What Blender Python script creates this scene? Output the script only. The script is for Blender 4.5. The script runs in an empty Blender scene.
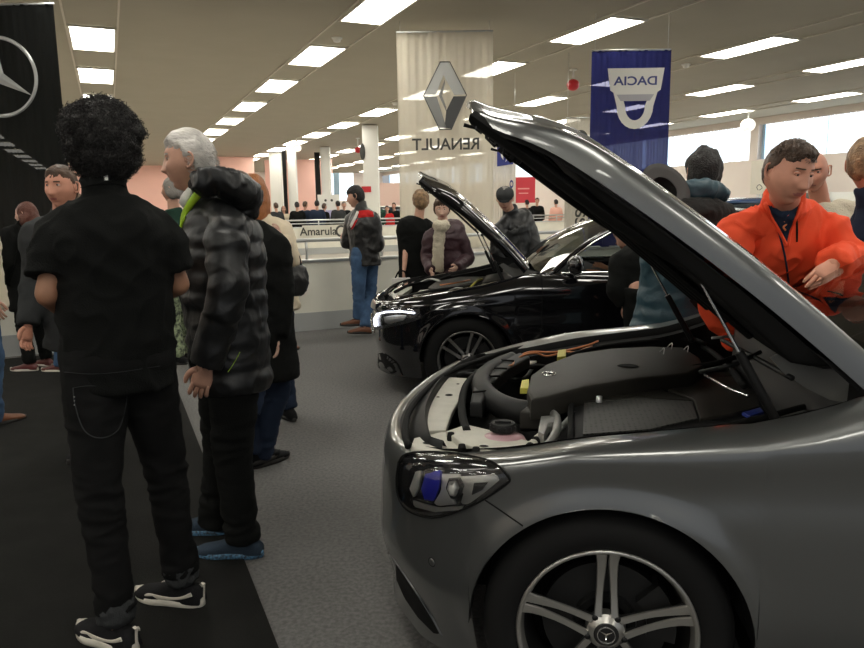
import bpy, bmesh, math, random
import numpy as np
from mathutils import Vector, Matrix, noise
random.seed(7)
scene = bpy.context.scene
COL = scene.collection
PI = math.pi
R = math.radians

# ---------------------------------------------------------------- camera
F_PX, CAM_H, PITCH, ROLL = 700.0, 1.45, math.atan(116/700), 0.015
cam_d = bpy.data.cameras.new('camera'); cam = bpy.data.objects.new('camera', cam_d); COL.objects.link(cam)
cam_d.sensor_width = 36; cam_d.lens = 36*F_PX/864; cam_d.clip_end = 200
cam.matrix_world = Matrix.Translation((0, 0, CAM_H)) @ Matrix.Rotation(PI/2-PITCH, 4, 'X') @ Matrix.Rotation(-ROLL, 4, 'Z')
scene.camera = cam
# ---------------------------------------------------------------- world, exposure
w = bpy.data.worlds.new('world'); scene.world = w; w.use_nodes = True
w.node_tree.nodes['Background'].inputs[0].default_value = (0.92, 0.95, 1.0, 1)
w.node_tree.nodes['Background'].inputs[1].default_value = 0.42
scene.view_settings.view_transform = 'Standard'; scene.view_settings.look = 'None'
scene.view_settings.exposure = 0.0; scene.view_settings.gamma = 1
PANEL_E = 13.0
FAR_E = 1.0

# ---------------------------------------------------------------- frames: pixel + depth -> room coordinates
def ray(px, py):
    a = (px-432)/F_PX; b = (324-py)/F_PX
    ca, sa = math.cos(ROLL), math.sin(ROLL)
    x = a*ca+b*sa; y = -a*sa+b*ca
    return Vector((x, math.cos(PITCH)+y*math.sin(PITCH), -math.sin(PITCH)+y*math.cos(PITCH)))
def WY(px, py, Y):
    d = ray(px, py); return Vector((0, 0, CAM_H))+d*(Y/d.y)
def WZ(px, py, Z):
    d = ray(px, py); return Vector((0, 0, CAM_H))+d*((Z-CAM_H)/d.z)
YAW = R(24.4)
U = Vector((-math.sin(YAW), math.cos(YAW), 0)); V = Vector((math.cos(YAW), math.sin(YAW), 0))
def hall(u, v, z=0): return U*u+V*v+Vector((0, 0, z))

# ---------------------------------------------------------------- materials
def mat(name, col, rough=.6, metal=0, coat=0, bump=0, bscale=60, var=0, vscale=8, emit=None, es=0, sheen=0, stretch=None, col2=None, spec=None):
    m = bpy.data.materials.new(name); m.use_nodes = True; n = m.node_tree.nodes; l = m.node_tree.links
    b = n['Principled BSDF']
    b.inputs['Base Color'].default_value = (*col, 1); b.inputs['Roughness'].default_value = rough; b.inputs['Metallic'].default_value = metal
    b.inputs['Coat Weight'].default_value = coat; b.inputs['Coat Roughness'].default_value = .04
    if spec is not None: b.inputs['Specular IOR Level'].default_value = spec
    if sheen: b.inputs['Sheen Weight'].default_value = sheen
    if emit: b.inputs['Emission Color'].default_value = (*emit, 1); b.inputs['Emission Strength'].default_value = es
    if bump or var:
        tc = n.new('ShaderNodeTexCoord'); mp = n.new('ShaderNodeMapping'); l.new(tc.outputs['Object'], mp.inputs[0])
        if stretch: mp.inputs['Scale'].default_value = stretch
    if var:
        nz = n.new('ShaderNodeTexNoise'); nz.inputs['Scale'].default_value = vscale; nz.inputs['Detail'].default_value = 4; l.new(mp.outputs[0], nz.inputs[0])
        cr = n.new('ShaderNodeMix'); cr.data_type = 'RGBA'
        c2 = col2 or tuple(min(1, c*(1+var)) for c in col); c1 = col if col2 else tuple(c*(1-var) for c in col)
        cr.inputs['A'].default_value = (*c1, 1); cr.inputs['B'].default_value = (*c2, 1)
        rm = n.new('ShaderNodeMapRange'); rm.inputs[1].default_value = .35; rm.inputs[2].default_value = .65; l.new(nz.outputs[0], rm.inputs[0])
        l.new(rm.outputs[0], cr.inputs['Factor']); l.new(cr.outputs['Result'], b.inputs['Base Color'])
    if bump:
        nb = n.new('ShaderNodeTexNoise'); nb.inputs['Scale'].default_value = bscale; nb.inputs['Detail'].default_value = 3; l.new(mp.outputs[0], nb.inputs[0])
        bp = n.new('ShaderNodeBump'); bp.inputs['Strength'].default_value = bump; bp.inputs['Distance'].default_value = .01
        l.new(nb.outputs[0], bp.inputs['Height']); l.new(bp.outputs[0], b.inputs['Normal'])
    return m
def glass_mat(name, tint=(.9, .95, .95), rough=.02, fac=.12):
    m = bpy.data.materials.new(name); m.use_nodes = True; n = m.node_tree.nodes; l = m.node_tree.links
    n.remove(n['Principled BSDF']); out = n['Material Output']
    t = n.new('ShaderNodeBsdfTransparent'); t.inputs[0].default_value = (*tint, 1)
    g = n.new('ShaderNodeBsdfGlossy'); g.inputs['Roughness'].default_value = rough
    f = n.new('ShaderNodeFresnel'); f.inputs[0].default_value = 1.5
    ad = n.new('ShaderNodeMath'); ad.operation = 'ADD'; ad.inputs[1].default_value = fac; l.new(f.outputs[0], ad.inputs[0])
    mx = n.new('ShaderNodeMixShader'); l.new(ad.outputs[0], mx.inputs[0]); l.new(t.outputs[0], mx.inputs[1]); l.new(g.outputs[0], mx.inputs[2])
    l.new(mx.outputs[0], out.inputs[0]); return m
def banner_mat(name, col, transp=.25):
    m = bpy.data.materials.new(name); m.use_nodes = True; n = m.node_tree.nodes; l = m.node_tree.links
    n.remove(n['Principled BSDF']); out = n['Material Output']
    t = n.new('ShaderNodeBsdfTransparent'); t.inputs[0].default_value = (*[min(1, .3+c) for c in col], 1)
    d = n.new('ShaderNodeBsdfDiffuse'); d.inputs[0].default_value = (*col, 1)
    tr = n.new('ShaderNodeBsdfTranslucent'); tr.inputs[0].default_value = (*col, 1)
    a = n.new('ShaderNodeMixShader'); a.inputs[0].default_value = .5; l.new(d.outputs[0], a.inputs[1]); l.new(tr.outputs[0], a.inputs[2])
    mx = n.new('ShaderNodeMixShader'); mx.inputs[0].default_value = transp; l.new(a.outputs[0], mx.inputs[1]); l.new(t.outputs[0], mx.inputs[2])
    l.new(mx.outputs[0], out.inputs[0]); return m

# ---------------------------------------------------------------- mesh helpers
def newobj(name, me, m=None, parent=None, smooth=True):
    o = bpy.data.objects.new(name, me); COL.objects.link(o)
    ms = m if isinstance(m, (list, tuple)) else [m]
    if len(me.materials) == 0:
        for x in ms:
            if x: me.materials.append(x)
    if smooth and len(me.polygons): me.polygons.foreach_set('use_smooth', [True]*len(me.polygons))
    if parent: o.parent = parent
    return o
def finish(name, bm, m=None, parent=None, smooth=False, angle=None):
    bmesh.ops.recalc_face_normals(bm, faces=bm.faces)
    me = bpy.data.meshes.new(name); bm.to_mesh(me); bm.free()
    o = newobj(name, me, m, parent, smooth or angle is not None)
    if angle is not None: me.set_sharp_from_angle(angle=R(angle))
    return o
def tag(o, label=None, cat=None, group=None, kind=None):
    if label: o['label'] = label
    if cat: o['category'] = cat
    if group: o['group'] = group
    if kind: o['kind'] = kind
    return o
def empty(name, loc, rz=0, label=None, cat=None, group=None):
    o = bpy.data.objects.new(name, None); COL.objects.link(o); o.location = loc; o.rotation_euler = (0, 0, rz); o.empty_display_size = .1
    return tag(o, label, cat, group)
def box(bm, c, s, M=None, bevel=0, mi=0):
    r = bmesh.ops.create_cube(bm, size=1)
    for v in r['verts']: v.co = Vector((v.co.x*s[0], v.co.y*s[1], v.co.z*s[2]))
    if bevel:
        es = list({e for v in r['verts'] for e in v.link_edges})
        rb = bmesh.ops.bevel(bm, geom=es, offset=bevel, segments=2, affect='EDGES', profile=.6)
        vs = rb['verts']
        vs = list({v for f in rb['faces'] for v in f.verts} | {v for v in r['verts'] if v.is_valid})
    else: vs = r['verts']
    T = Matrix.Translation(c) if M is None else M @ Matrix.Translation(c)
    for v in vs: v.co = T @ v.co
    if mi:
        for f in {f for v in vs for f in v.link_faces}: f.material_index = mi
    return vs
def catmull(P, n):
    P = [np.array(p, float) for p in P]
    if len(P) < 3 or n <= 1: return P if n <= 1 else [P[i]+(P[i+1]-P[i])*k/n for i in range(len(P)-1) for k in range(n)]+[P[-1]]
    out = []
    for i in range(len(P)-1):
        p0 = P[i-1] if i > 0 else 2*P[0]-P[1]; p1 = P[i]; p2 = P[i+1]; p3 = P[i+2] if i+2 < len(P) else 2*P[-1]-P[-2]
        for k in range(n):
            t = k/n; out.append(.5*((2*p1)+(p2-p0)*t+(2*p0-5*p1+4*p2-p3)*t*t+(3*p1-p0-3*p2+p3)*t**3))
    out.append(P[-1]); return out
def tube(bm, pts, rad, seg=12, n=1, side=None, ripple=None, cap=True, mi=0):
    """tapered tube; rad entries r or (rx, ry); side = fixed x axis; ripple = (pitch, amp)"""
    rad = [(r, r) if not isinstance(r, (tuple, list)) else r for r in rad]
    if len(rad) == 1 or len(rad) != len(pts): rad = [rad[0]]*len(pts)
    Q = catmull([list(p)+list(r) for p, r in zip(pts, rad)], n) if n > 1 else [np.array(list(p)+list(r), float) for p, r in zip(pts, rad)]
    C = [Vector(q[:3]) for q in Q]; rings = []; prev = None; L = 0
    for i, c in enumerate(C):
        t = (C[min(i+1, len(C)-1)]-C[max(i-1, 0)])
        t = t.normalized() if t.length > 1e-9 else Vector((0, 0, 1))
        if side is not None: sx = Vector(side)
        elif prev is None: sx = Vector((1, 0, 0)) if abs(t.x) < .8 else Vector((0, 1, 0))
        else: sx = prev
        sx = (sx-t*sx.dot(t)).normalized(); prev = sx; sy = t.cross(sx)
        if i: L += (C[i]-C[i-1]).length
        k = 1
        if ripple: k = 1+ripple[1]*(abs(math.sin(PI*L/ripple[0]))**.6-.6)
        rings.append([bm.verts.new(c+sx*(math.cos(a)*Q[i][3]*k)+sy*(math.sin(a)*Q[i][4]*k)) for a in [2*PI*j/seg for j in range(seg)]])
    fs = []
    for A, B in zip(rings, rings[1:]):
        for j in range(seg): fs.append(bm.faces.new((A[j], A[(j+1) % seg], B[(j+1) % seg], B[j])))
    if cap: fs.append(bm.faces.new(rings[0][::-1])); fs.append(bm.faces.new(rings[-1]))
    for f in fs: f.material_index = mi
    return rings
def ell(bm, c, r, seg=14, rot=None, mi=0):
    res = bmesh.ops.create_uvsphere(bm, u_segments=seg, v_segments=max(6, seg*2//3), radius=1)
    rot = rot or Matrix.Identity(3)
    for v in res['verts']: v.co = Vector(c)+rot @ Vector((v.co.x*r[0], v.co.y*r[1], v.co.z*r[2]))
    if mi:
        for f in {f for v in res['verts'] for f in v.link_faces}: f.material_index = mi
    return res['verts']
def capsule(bm, a, b, ra, rb=None, seg=12):
    rb = ra if rb is None else rb; a = Vector(a); b = Vector(b); d = (b-a).normalized()
    tube(bm, [a-d*ra*.9, a-d*ra*.6, a, b, b+d*rb*.6, b+d*rb*.9], [ra*.35, ra*.8, ra, rb, rb*.8, rb*.35], seg)
def lathe(bm, prof, seg=32, M=None, mi=0, a0=0, a1=2*PI):
    M = M or Matrix.Identity(4); full = abs(a1-a0-2*PI) < 1e-6
    N = seg if full else seg+1
    rings = [[bm.verts.new(M @ Vector((r*math.cos(a0+(a1-a0)*j/seg), r*math.sin(a0+(a1-a0)*j/seg), z))) for j in range(N)] for r, z in prof]
    for A, B in zip(rings, rings[1:]):
        for j in range(seg):
            f = bm.faces.new((A[j], A[(j+1) % N], B[(j+1) % N], B[j])); f.material_index = mi
    return rings
def poly_prism(bm, pts, z0, z1, M=None, mi=0):
    M = M or Matrix.Identity(4)
    a = [bm.verts.new(M @ Vector((x, y, z0))) for x, y in pts]; b = [bm.verts.new(M @ Vector((x, y, z1))) for x, y in pts]
    fs = [bm.faces.new(a[::-1]), bm.faces.new(b)]+[bm.faces.new((a[i], a[(i+1) % len(a)], b[(i+1) % len(a)], b[i])) for i in range(len(a))]
    for f in fs: f.material_index = mi
def grid(bm, G, mi=0, close=False, flip=False):
    vs = [[bm.verts.new(p) for p in row] for row in G]; fs = []
    for a, b in zip(vs, vs[1:]):
        m = len(a)
        for j in range(m if close else m-1):
            q = (a[j], a[(j+1) % m], b[(j+1) % m], b[j])
            try: f = bm.faces.new(q[::-1] if flip else q); f.material_index = mi; fs.append(f)
            except ValueError: pass
    return vs
def remesh(bm, q, smooth=3, disp=None, name='m'):
    """voxel-fuse overlapping shapes into one continuous skin, smooth, displace -> mesh"""
    bmesh.ops.recalc_face_normals(bm, faces=bm.faces)
    me = bpy.data.meshes.new(name); bm.to_mesh(me); bm.free()
    o = bpy.data.objects.new('tmp', me); COL.objects.link(o)
    md = o.modifiers.new('r', 'REMESH'); md.mode = 'VOXEL'; md.voxel_size = q
    if smooth:
        sm = o.modifiers.new('s', 'SMOOTH'); sm.factor = .5; sm.iterations = smooth
    dg = bpy.context.evaluated_depsgraph_get(); dg.update()
    me2 = bpy.data.meshes.new_from_object(o.evaluated_get(dg)); me2.materials.clear()
    bpy.data.objects.remove(o); bpy.data.meshes.remove(me)
    if disp: displace(me2, disp)
    return me2
def displace(me, disp):
    N = len(me.vertices); co = np.empty(N*3); no = np.empty(N*3); me.vertices.foreach_get('co', co); me.vertex_normals.foreach_get('vector', no)
    co = co.reshape(-1, 3); no = no.reshape(-1, 3)
    out = np.empty(N)
    for i in range(N): out[i] = disp(co[i])
    co += no*out[:, None]; me.vertices.foreach_set('co', co.ravel()); me.update()
def folds(amp=.006, fx=6, fz=14, seed=0):
    def f(p):
        a = noise.noise(Vector((p[0]*fx+seed, p[1]*fx, p[2]*fz+p[0]*4))); b = noise.noise(Vector((p[0]*fx*2.5, p[1]*fx*2.5+seed, p[2]*fz*1.2)))
        c = noise.noise(Vector((p[0]*fx*1.7+p[2]*6, p[1]*fx*1.7+seed, p[2]*fz*1.0-p[0]*8)))
        return amp*((1-abs(a)*2.2)+.45*b+.8*(max(0, 1-abs(c)*5))-.3)
    return f
def text_mesh(name, s, size, M, m, parent=None, ext=.001, bold=0, mirror=False):
    cu = bpy.data.curves.new(name, 'FONT'); cu.body = s; cu.size = size; cu.extrude = ext; cu.align_x = 'CENTER'; cu.align_y = 'CENTER'; cu.offset = bold
    o = bpy.data.objects.new('t', cu); COL.objects.link(o); dg = bpy.context.evaluated_depsgraph_get(); dg.update()
    me = bpy.data.meshes.new_from_object(o.evaluated_get(dg)); bpy.data.objects.remove(o)
    T = M @ Matrix.Diagonal((-1 if mirror else 1, 1, 1, 1)); me.transform(T); me.materials.clear()
    return newobj(name, me, m, parent, smooth=False)
# ================================================================ the hall
carpet = mat('carpet', (.145, .142, .136), .95, bump=.6, bscale=400, var=.22, vscale=60)
matm = mat('black_mat', (.0115, .0115, .0105), .95, spec=.12, bump=.3, bscale=200, var=.15, vscale=5)
farfloor = mat('pale_floor', (.42, .39, .34), .55, var=.08, vscale=2)
ceil_m = mat('ceiling_board', (.40, .372, .295), .85, var=.02, vscale=1.5)
wall_m = mat('painted_wall', (.80, .72, .66), .8, var=.03, vscale=.7)
pink_m = mat('pink_wall', (.82, .50, .42), .8, var=.03, vscale=.7)
white_m = mat('white_paint', (.80, .79, .74), .5)
panel_m = mat('barrier_panel', (.78, .76, .66), .45, var=.03, vscale=3)
plinth_m = mat('barrier_plinth', (.42, .43, .42), .4)
alu_m = mat('aluminium', (.62, .63, .62), .35, metal=.8)
strip_m = mat('ceiling_strip', (.62, .58, .50), .6)
black_cloth = mat('black_drape', (.016, .017, .016), .9)
UMIN, UMAX, VMIN, VMAX, CH = -6, 46, -9, 17.3, 3.85
def quad_box(name, u0, u1, v0, v1, z0, z1, m):
    bm = bmesh.new(); c = hall((u0+u1)/2, (v0+v1)/2, (z0+z1)/2)
    Mx = Matrix.Translation(c) @ Matrix.Rotation(YAW, 4, 'Z')
    box(bm, (0, 0, 0), (v1-v0, u1-u0, z1-z0), Mx)
    return bm
def slab(name, u0, u1, v0, v1, z0, z1, m, parent=None, kind='structure'):
    o = finish(name, quad_box(name, u0, u1, v0, v1, z0, z1, m), m, parent)
    if kind and not parent: o['kind'] = kind
    return o
slab('floor', UMIN, 24, VMIN, VMAX, -.1, 0, carpet)
slab('floor_far', 24, UMAX, VMIN, VMAX, -.1, 0, farfloor)
slab('floor_gangway', 8.9, 23.9, VMIN, VMAX, 0, .006, farfloor)
slab('floor_mat', 1.0, 8.12, -6.5, .4, 0, .008, matm)
slab('ceiling', UMIN, UMAX, VMIN, VMAX, CH+.03, CH+.15, ceil_m)
slab('wall_far', UMAX, UMAX+.2, VMIN, VMAX, 0, CH+.1, wall_m)
slab('wall_left', UMIN, UMAX, VMIN-.2, VMIN, 0, CH+.1, wall_m)
# window wall on the right: pier, sill wall, head
W0, W1 = 2.70, 3.68
slab('wall_right', UMIN, UMAX, VMAX, VMAX+.25, 0, W0, wall_m)
slab('trim_1', UMIN, UMAX, VMAX, VMAX+.25, W1, CH+.1, wall_m)
for i, (a, b) in enumerate([(15.33, 15.05), (10.9, 10.6), (5.5, 5.2), (26.5, 25.8), (34, 33.6)]):
    slab('trim_%d' % (i+2), b, a, VMAX-.02, VMAX+.25, W0, W1, wall_m)
pane_m = mat('daylight_pane', (.7, .8, .9), .3, emit=(.78, .90, 1.0), es=1.7)
blind_m = mat('blind_slat', (.85, .9, .92), .6, emit=(.85, .93, 1.0), es=.85)
mull_m = mat('blue_mullion', (.30, .42, .52), .5)
k = 1
for (a, b) in [(-5.5, 5.1), (5.6, 10.5), (11.0, 14.95), (15.45, 25.7), (26.6, 33.5), (34.1, 45)]:
    t = slab('window_%d' % k, a, b, VMAX+.18, VMAX+.2, W0, W1, pane_m); k += 1
    n = int((b-a)/1.6)
    bm = bmesh.new()
    for i in range(n+1):
        u = a+(b-a)*i/n; c = hall(u, VMAX+.12, (W0+W1)/2); box(bm, (0, 0, 0), (.08, .09, W1-W0), Matrix.Translation(c) @ Matrix.Rotation(YAW, 4, 'Z'))
    o = finish('mullion', bm, mull_m, t); 
    bm = bmesh.new(); u = a
    while u < b:
        wd = .14; h0 = random.choice([0, 0, 0, .06, .1]); c = hall(u, VMAX+.07, (W0+W1)/2+h0/2); box(bm, (0, 0, 0), (.01, wd*.86, W1-W0-h0), Matrix.Translation(c) @ Matrix.Rotation(YAW, 4, 'Z')); u += .15
        if random.random() < .12: u += .2
    finish('blind', bm, blind_m, t)
# far side details: pink bays and columns
slab('wall_far_bay', 40, 40.2, -2, 3.5, 0, CH, pink_m)
slab('wall_far_recess', 33, 33.2, 3.5, 6.2, 0, CH, pink_m)
# -------------------------------------------------------- ceiling lights
emit_m = bpy.data.materials.new('light_diffuser'); emit_m.use_nodes = True
_n = emit_m.node_tree.nodes; _b = _n['Principled BSDF']; _b.inputs['Base Color'].default_value = (.9, .9, .85, 1)
_b.inputs['Emission Color'].default_value = (1, .965, .87, 1); _b.inputs['Emission Strength'].default_value = PANEL_E
bm = bmesh.new(); box(bm, (0, 0, .005), (.54, 1.42, .008)); diff_me = bpy.data.meshes.new('diffuser'); bm.to_mesh(diff_me); bm.free(); diff_me.materials.append(emit_m)
bm = bmesh.new()
for s in (-1, 1): box(bm, (s*.285, 0, .01), (.03, 1.48, .03)); box(bm, (0, s*.725, .01), (.54, .03, .03))
frame_me = bpy.data.meshes.new('frame'); bm.to_mesh(frame_me); bm.free(); frame_me.materials.append(strip_m)
rows = {-6.2: 'leftmost row', -3.1: 'row left of the curly-haired man', 0: 'row above the curly-haired man', 3.2: 'row running to the grey-haired man', 6.4: 'row behind the white banner', 9.35: 'row above the blue banner', 12.15: 'row right of the blue banner', 15.4: 'row beside the window wall'}
ordn = ['nearest', 'second', 'third', 'fourth', 'fifth', 'sixth', 'seventh', 'eighth', 'ninth', 'tenth', 'eleventh', 'twelfth', 'thirteenth', 'fourteenth', 'fifteenth', 'sixteenth', 'seventeenth', 'eighteenth', 'nineteenth']
for v, rn in rows.items():
    off = {12.15: .6-.3, 15.4: .2}.get(v, 0); vis = 0
    for i in range(-4, 13):
        u = 8.45+off+2.93*i
        if v > 17 or u > UMAX-1: continue
        r = empty('ceiling_light', hall(u, v, CH), YAW)
        c = u*U+v*V; dep = c.y
        inview = dep > .5 and abs(c.x/dep) < .66 and (CH-CAM_H)/dep < .33
        tag(r, None, 'ceiling light', 'recessed ceiling light panels')
        if inview: r['label'] = 'bright recessed ceiling panel, %s in the %s' % (ordn[min(vis, 18)], rn); vis += 1
        else: r['label'] = 'bright recessed ceiling panel above or beyond the camera'
        for nm, me in (('diffuser', diff_me),)+((('frame', frame_me),) if i < 5 else ()):
            o = bpy.data.objects.new(nm, me); COL.objects.link(o); o.parent = r
for v in rows:
    pass
k = 9
for v in rows:
    for s in (-1, 1):
        slab('trim_%d' % (20+k), UMIN, UMAX, v+s*.31-.012, v+s*.31+.012, CH+.012, CH+.03, strip_m); k += 1
# smoke detectors and hanging lamps
def detector(p, label):
    bm = bmesh.new(); lathe(bm, [(.0, -.06), (.05, -.055), (.06, -.02), (.075, -.015), (.08, 0), (.0, 0)], 20)
    tag(finish('smoke_detector', bm, white_m, smooth=True), label, 'smoke detector').location = p
p = WZ(337, 40, CH); p.z = CH+.03; detector(p, 'small white smoke detector between the two nearest panels of the middle row')
p = WZ(686, 66, CH); p.z = CH+.03; detector(p, 'small round smoke detector on the ceiling right of the blue banner')
p = WZ(395, 104, CH); p.z = CH+.03; detector(p, 'small round smoke detector beside the top left of the white banner')
lamp_w = mat('white_globe', (.9, .88, .8), .4, emit=(1, .95, .85), es=.8)
lamp_r = mat('red_alarm', (.55, .02, .03), .35)
def globe(px, py, Y, r, m, label, nm):
    c = WY(px, py, Y); t = empty(nm, (c.x, c.y, CH+.03), 0, label, 'alarm beacon' if m is lamp_r else 'lamp')
    bm = bmesh.new(); ell(bm, (0, 0, c.z-CH-.03), (r, r, r*.9), 20); finish('globe', bm, m, t, smooth=True)
    bm = bmesh.new(); tube(bm, [(0, 0, 0), (0, 0, c.z-CH-.03+r*.8)], [.02, .02], 10); lathe(bm, [(0, -.02), (.07, -.02), (.07, 0), (0, 0)], 16)
    finish('stem', bm, white_m, t, smooth=True)
globe(297, 148, 25, .15, lamp_w, 'white globe lamp hanging under the middle ceiling row', 'globe_lamp')
globe(358, 150, 25, .12, lamp_r, 'small red beacon hanging left of the white banner', 'alarm_beacon')
globe(573, 85, 13.2, .115, lamp_r, 'larger red beacon hanging left of the blue banner', 'alarm_beacon')
globe(748, 125, 19.5, .19, lamp_w, 'pale round lamp hanging in front of the window pier', 'globe_lamp')
# -------------------------------------------------------- barriers
def barrier(u, v0, v1, h, rail, label, seg=1.9, below=.22, label2=None, loops=True):
    c = hall(u, (v0+v1)/2, 0); t = empty('barrier', c, YAW, label, 'barrier'); L = v1-v0
    bm = bmesh.new(); box(bm, (0, 0, (h-.03+below)/2), (L, .06, h-.03-below)); finish('panel', bm, panel_m, t)
    bm = bmesh.new(); box(bm, (0, 0, below/2), (L, .075, below)); finish('plinth', bm, plinth_m, t)
    bm = bmesh.new(); box(bm, (0, 0, h-.015), (L, .11, .035), bevel=.008); finish('coping', bm, alu_m, t)
    bm = bmesh.new(); tube(bm, [(-L/2, 0, rail), (L/2, 0, rail)], [.024, .024], 12)
    if not loops: tube(bm, [(-L/2, 0, (rail+h)/2), (L/2, 0, (rail+h)/2)], [.015, .015], 8)
    finish('handrail', bm, alu_m, t, smooth=True)
    n = int(L/seg)
    for i in range(n+1):
        bm = bmesh.new(); x = -L/2+L*i/n; tube(bm, [(x, 0, h), (x, 0, rail)], [.018, .018], 10); finish('baluster', bm, alu_m, t, smooth=True)
    return t
barrier(8.3, -6.5, 16.5, .86, 1.09, 'long grey-white panel barrier with a metal handrail behind the black car', seg=.95)
barrier(22.5, -1, 16.5, .90, 1.12, 'far white panel barrier with a double rail in front of the crowd', seg=1.0, loops=False)
# printed banner on the far barrier
c0 = WY(305, 231, 23.2); 
bm = bmesh.new(); box(bm, (0, 0, 0), (1.5, .01, .42)); 
bw = mat('printed_banner', (.62, .60, .52), .6)
o = finish('banner', bm, bw); d_ = ray(325, 231.5); pb = Vector((0, 0, CAM_H))+d_*(22.42/d_.dot(U)); o.location = pb; o.rotation_euler = (0, 0, YAW)
tag(o, 'small grey printed banner with scrawled lettering hung on the far barrier', 'banner')
ink = mat('ink', (.05, .05, .045), .6)
text_mesh('lettering', 'Amarula', .36, Matrix.Translation((-.22, -.012, .0)) @ Matrix.Rotation(PI/2, 4, 'X'), ink, o, bold=.006)
bm = bmesh.new(); lathe(bm, [(.13, 0), (.20, 0)], 20, Matrix.Translation((.55, -.008, 0)) @ Matrix.Rotation(PI/2, 4, 'X')); finish('emblem', bm, ink, o)
# columns with black drapes
def column(px0, px1, Y, label, drape=None, emb=False, z=CH):
    a = WY(px0, 200, Y); b = WY(px1, 200, Y); wd = (b-a).length
    t = empty('column', ((a.x+b.x)/2, Y, 0), 0, label, 'column')
    bm = bmesh.new(); box(bm, (0, wd/2, z/2), (wd, wd, z)); box(bm, (0, wd/2, .1), (wd+.06, wd+.06, .2)); finish('shaft', bm, white_m, t)
    if drape:
        d0 = WY(drape[0], 200, Y-.1).x-t.location.x; d1 = WY(drape[1], 200, Y-.1).x-t.location.x
        bm = bmesh.new(); n = 14
        grid(bm, [[(d0+(d1-d0)*i/n, -.1+.03*math.sin(i*1.7), z_) for i in range(n+1)] for z_ in (.5, 1.5, 2.5, CH-.2)])
        finish('drape', bm, black_cloth, t, smooth=True)
    return t
column(289, 297, 27, 'white column with narrow black drape behind the crowd, left one', drape=(284, 288))
column(322, 331, 28, 'white column with wide black drape left of the leather-jacket man', drape=(316, 321.5))
cc = column(364, 379, 21, 'bright white column with oval sign just right of the leather-jacket man')
bm = bmesh.new(); ell(bm, (-.22, -.02, 3.1), (.08, .02, .24), 14); finish('oval_sign', bm, ink, cc, smooth=True)
bm = bmesh.new(); box(bm, (-.14, -.04, 2.02), (.28, .02, .17)); finish('red_sign', bm, lamp_r, cc)
column(271, 283, 30, 'pale column far behind the ginger-haired woman')
# little blue window at the far end
bm = bmesh.new(); p = WY(339, 187, 32); box(bm, (0, 0, 0), (1.3, .05, 1.2)); o = finish('window_9', bm, pane_m); o.location = p; o['kind'] = 'structure'
bm = bmesh.new(); box(bm, (-.1, -.05, 0), (.25, .05, 1.25)); finish('window_frame', bm, mull_m, o)
# pink wall patches behind
bm = bmesh.new(); p = WY(300, 200, 34); box(bm, (0, 0, 1.9), (3.2, .1, 3.8)); o = finish('wall_pink_bay', bm, pink_m); o.location = (p.x, 34, 0); o['kind'] = 'structure'
# pink-beige partition behind far right barrier
slab('wall_partition', 29.0, 29.1, 10.4, 17.2, 0, 2.55, mat('partition', (.80, .58, .50), .8))
# sign stand with two dots
p = WY(329, 207, 22.9); p = WY(329, 207, 27.5); t = empty('sign_stand', (p.x, 27.5, 0), 0, 'white square sign with two dark dots on a lilac stand in the crowd', 'sign')
bm = bmesh.new(); box(bm, (0, 0, 1.72), (.85, .05, .6)); finish('sign_board', bm, white_m, t)
bm = bmesh.new()
for s in (-1, 1): lathe(bm, [(0, 0), (.05, 0)], 12, Matrix.Translation((s*.12, -.03, 1.8)) @ Matrix.Rotation(PI/2, 4, 'X'))
finish('dots', bm, ink, t)
bm = bmesh.new(); box(bm, (0, 0, .71), (.6, .4, 1.42)); finish('pedestal', bm, mat('lilac', (.42, .40, .62), .6), t)
# red poster
p = WY(524, 190, 27.0); bm = bmesh.new(); box(bm, (0, 0, 0), (.84, .04, .96)); o = finish('poster', bm, mat('red_poster', (.62, .04, .06), .5)); o.location = p
tag(o, 'red poster hanging behind the man in the flat cap', 'poster')
bm = bmesh.new(); box(bm, (-.02, -.025, .05), (.44, .01, .05)); box(bm, (-.02, -.025, -.12), (.36, .01, .04)); finish('lettering', bm, mat('pale_red', (.8, .35, .33), .5), o)
# -------------------------------------------------------- hanging banners
def banner(x0, x1, ytop, Y, z0, m, label, wave=.02, yaw=0, ztop=None, taper=0):
    a = WY(x0, ytop[0], Y); b = WY(x1, ytop[1], Y); wd = b.x-a.x; zt = (a.z+b.z)/2 if ztop is None else ztop
    t = empty('banner', ((a.x+b.x)/2, Y, z0), yaw, label, 'banner'); H = zt-z0
    bm = bmesh.new(); n = 40; mz = 24
    G = [[(wd*(i/n-.5)*(1-taper*(1-j/mz)), wave*math.sin(i*.55+j*.1)*(.25+.75*(1-j/mz))-.012*math.sin(i*1.9), H*j/mz) for i in range(n+1)] for j in range(mz+1)]
    grid(bm, G); bmesh.ops.solidify(bm, geom=bm.faces[:], thickness=.003)
    finish('cloth', bm, m, t, smooth=True)
    bm = bmesh.new(); tube(bm, [(-wd/2, 0, H+.005), (wd/2, 0, H+.005)], [.012, .012], 10)
    for s in (-.46, .46): tube(bm, [(s*wd, 0, H), (s*wd, 0, CH+.03-z0)], [.003, .003], 6)
    finish('hanging_rod', bm, alu_m, t, smooth=True)
    bm = bmesh.new(); tube(bm, [(-wd/2*(1-taper), 0, 0), (wd/2*(1-taper), 0, 0)], [.014, .014], 10); finish('bottom_rod', bm, alu_m, t, smooth=True)
    return t, wd, H
FX = Matrix.Rotation(PI/2, 4, 'X')
def silver(name, a, b):
    return mat(name, a, .4, metal=.3, col2=b, var=.5, vscale=3)
bt, bwd, bH = banner(396, 493, (28, 36), 9.75, .9, banner_mat('white_banner_cloth', (.80, .76, .67), .07), 'tall white hanging banner with a diamond emblem and mirrored lettering', wave=.03)
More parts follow.
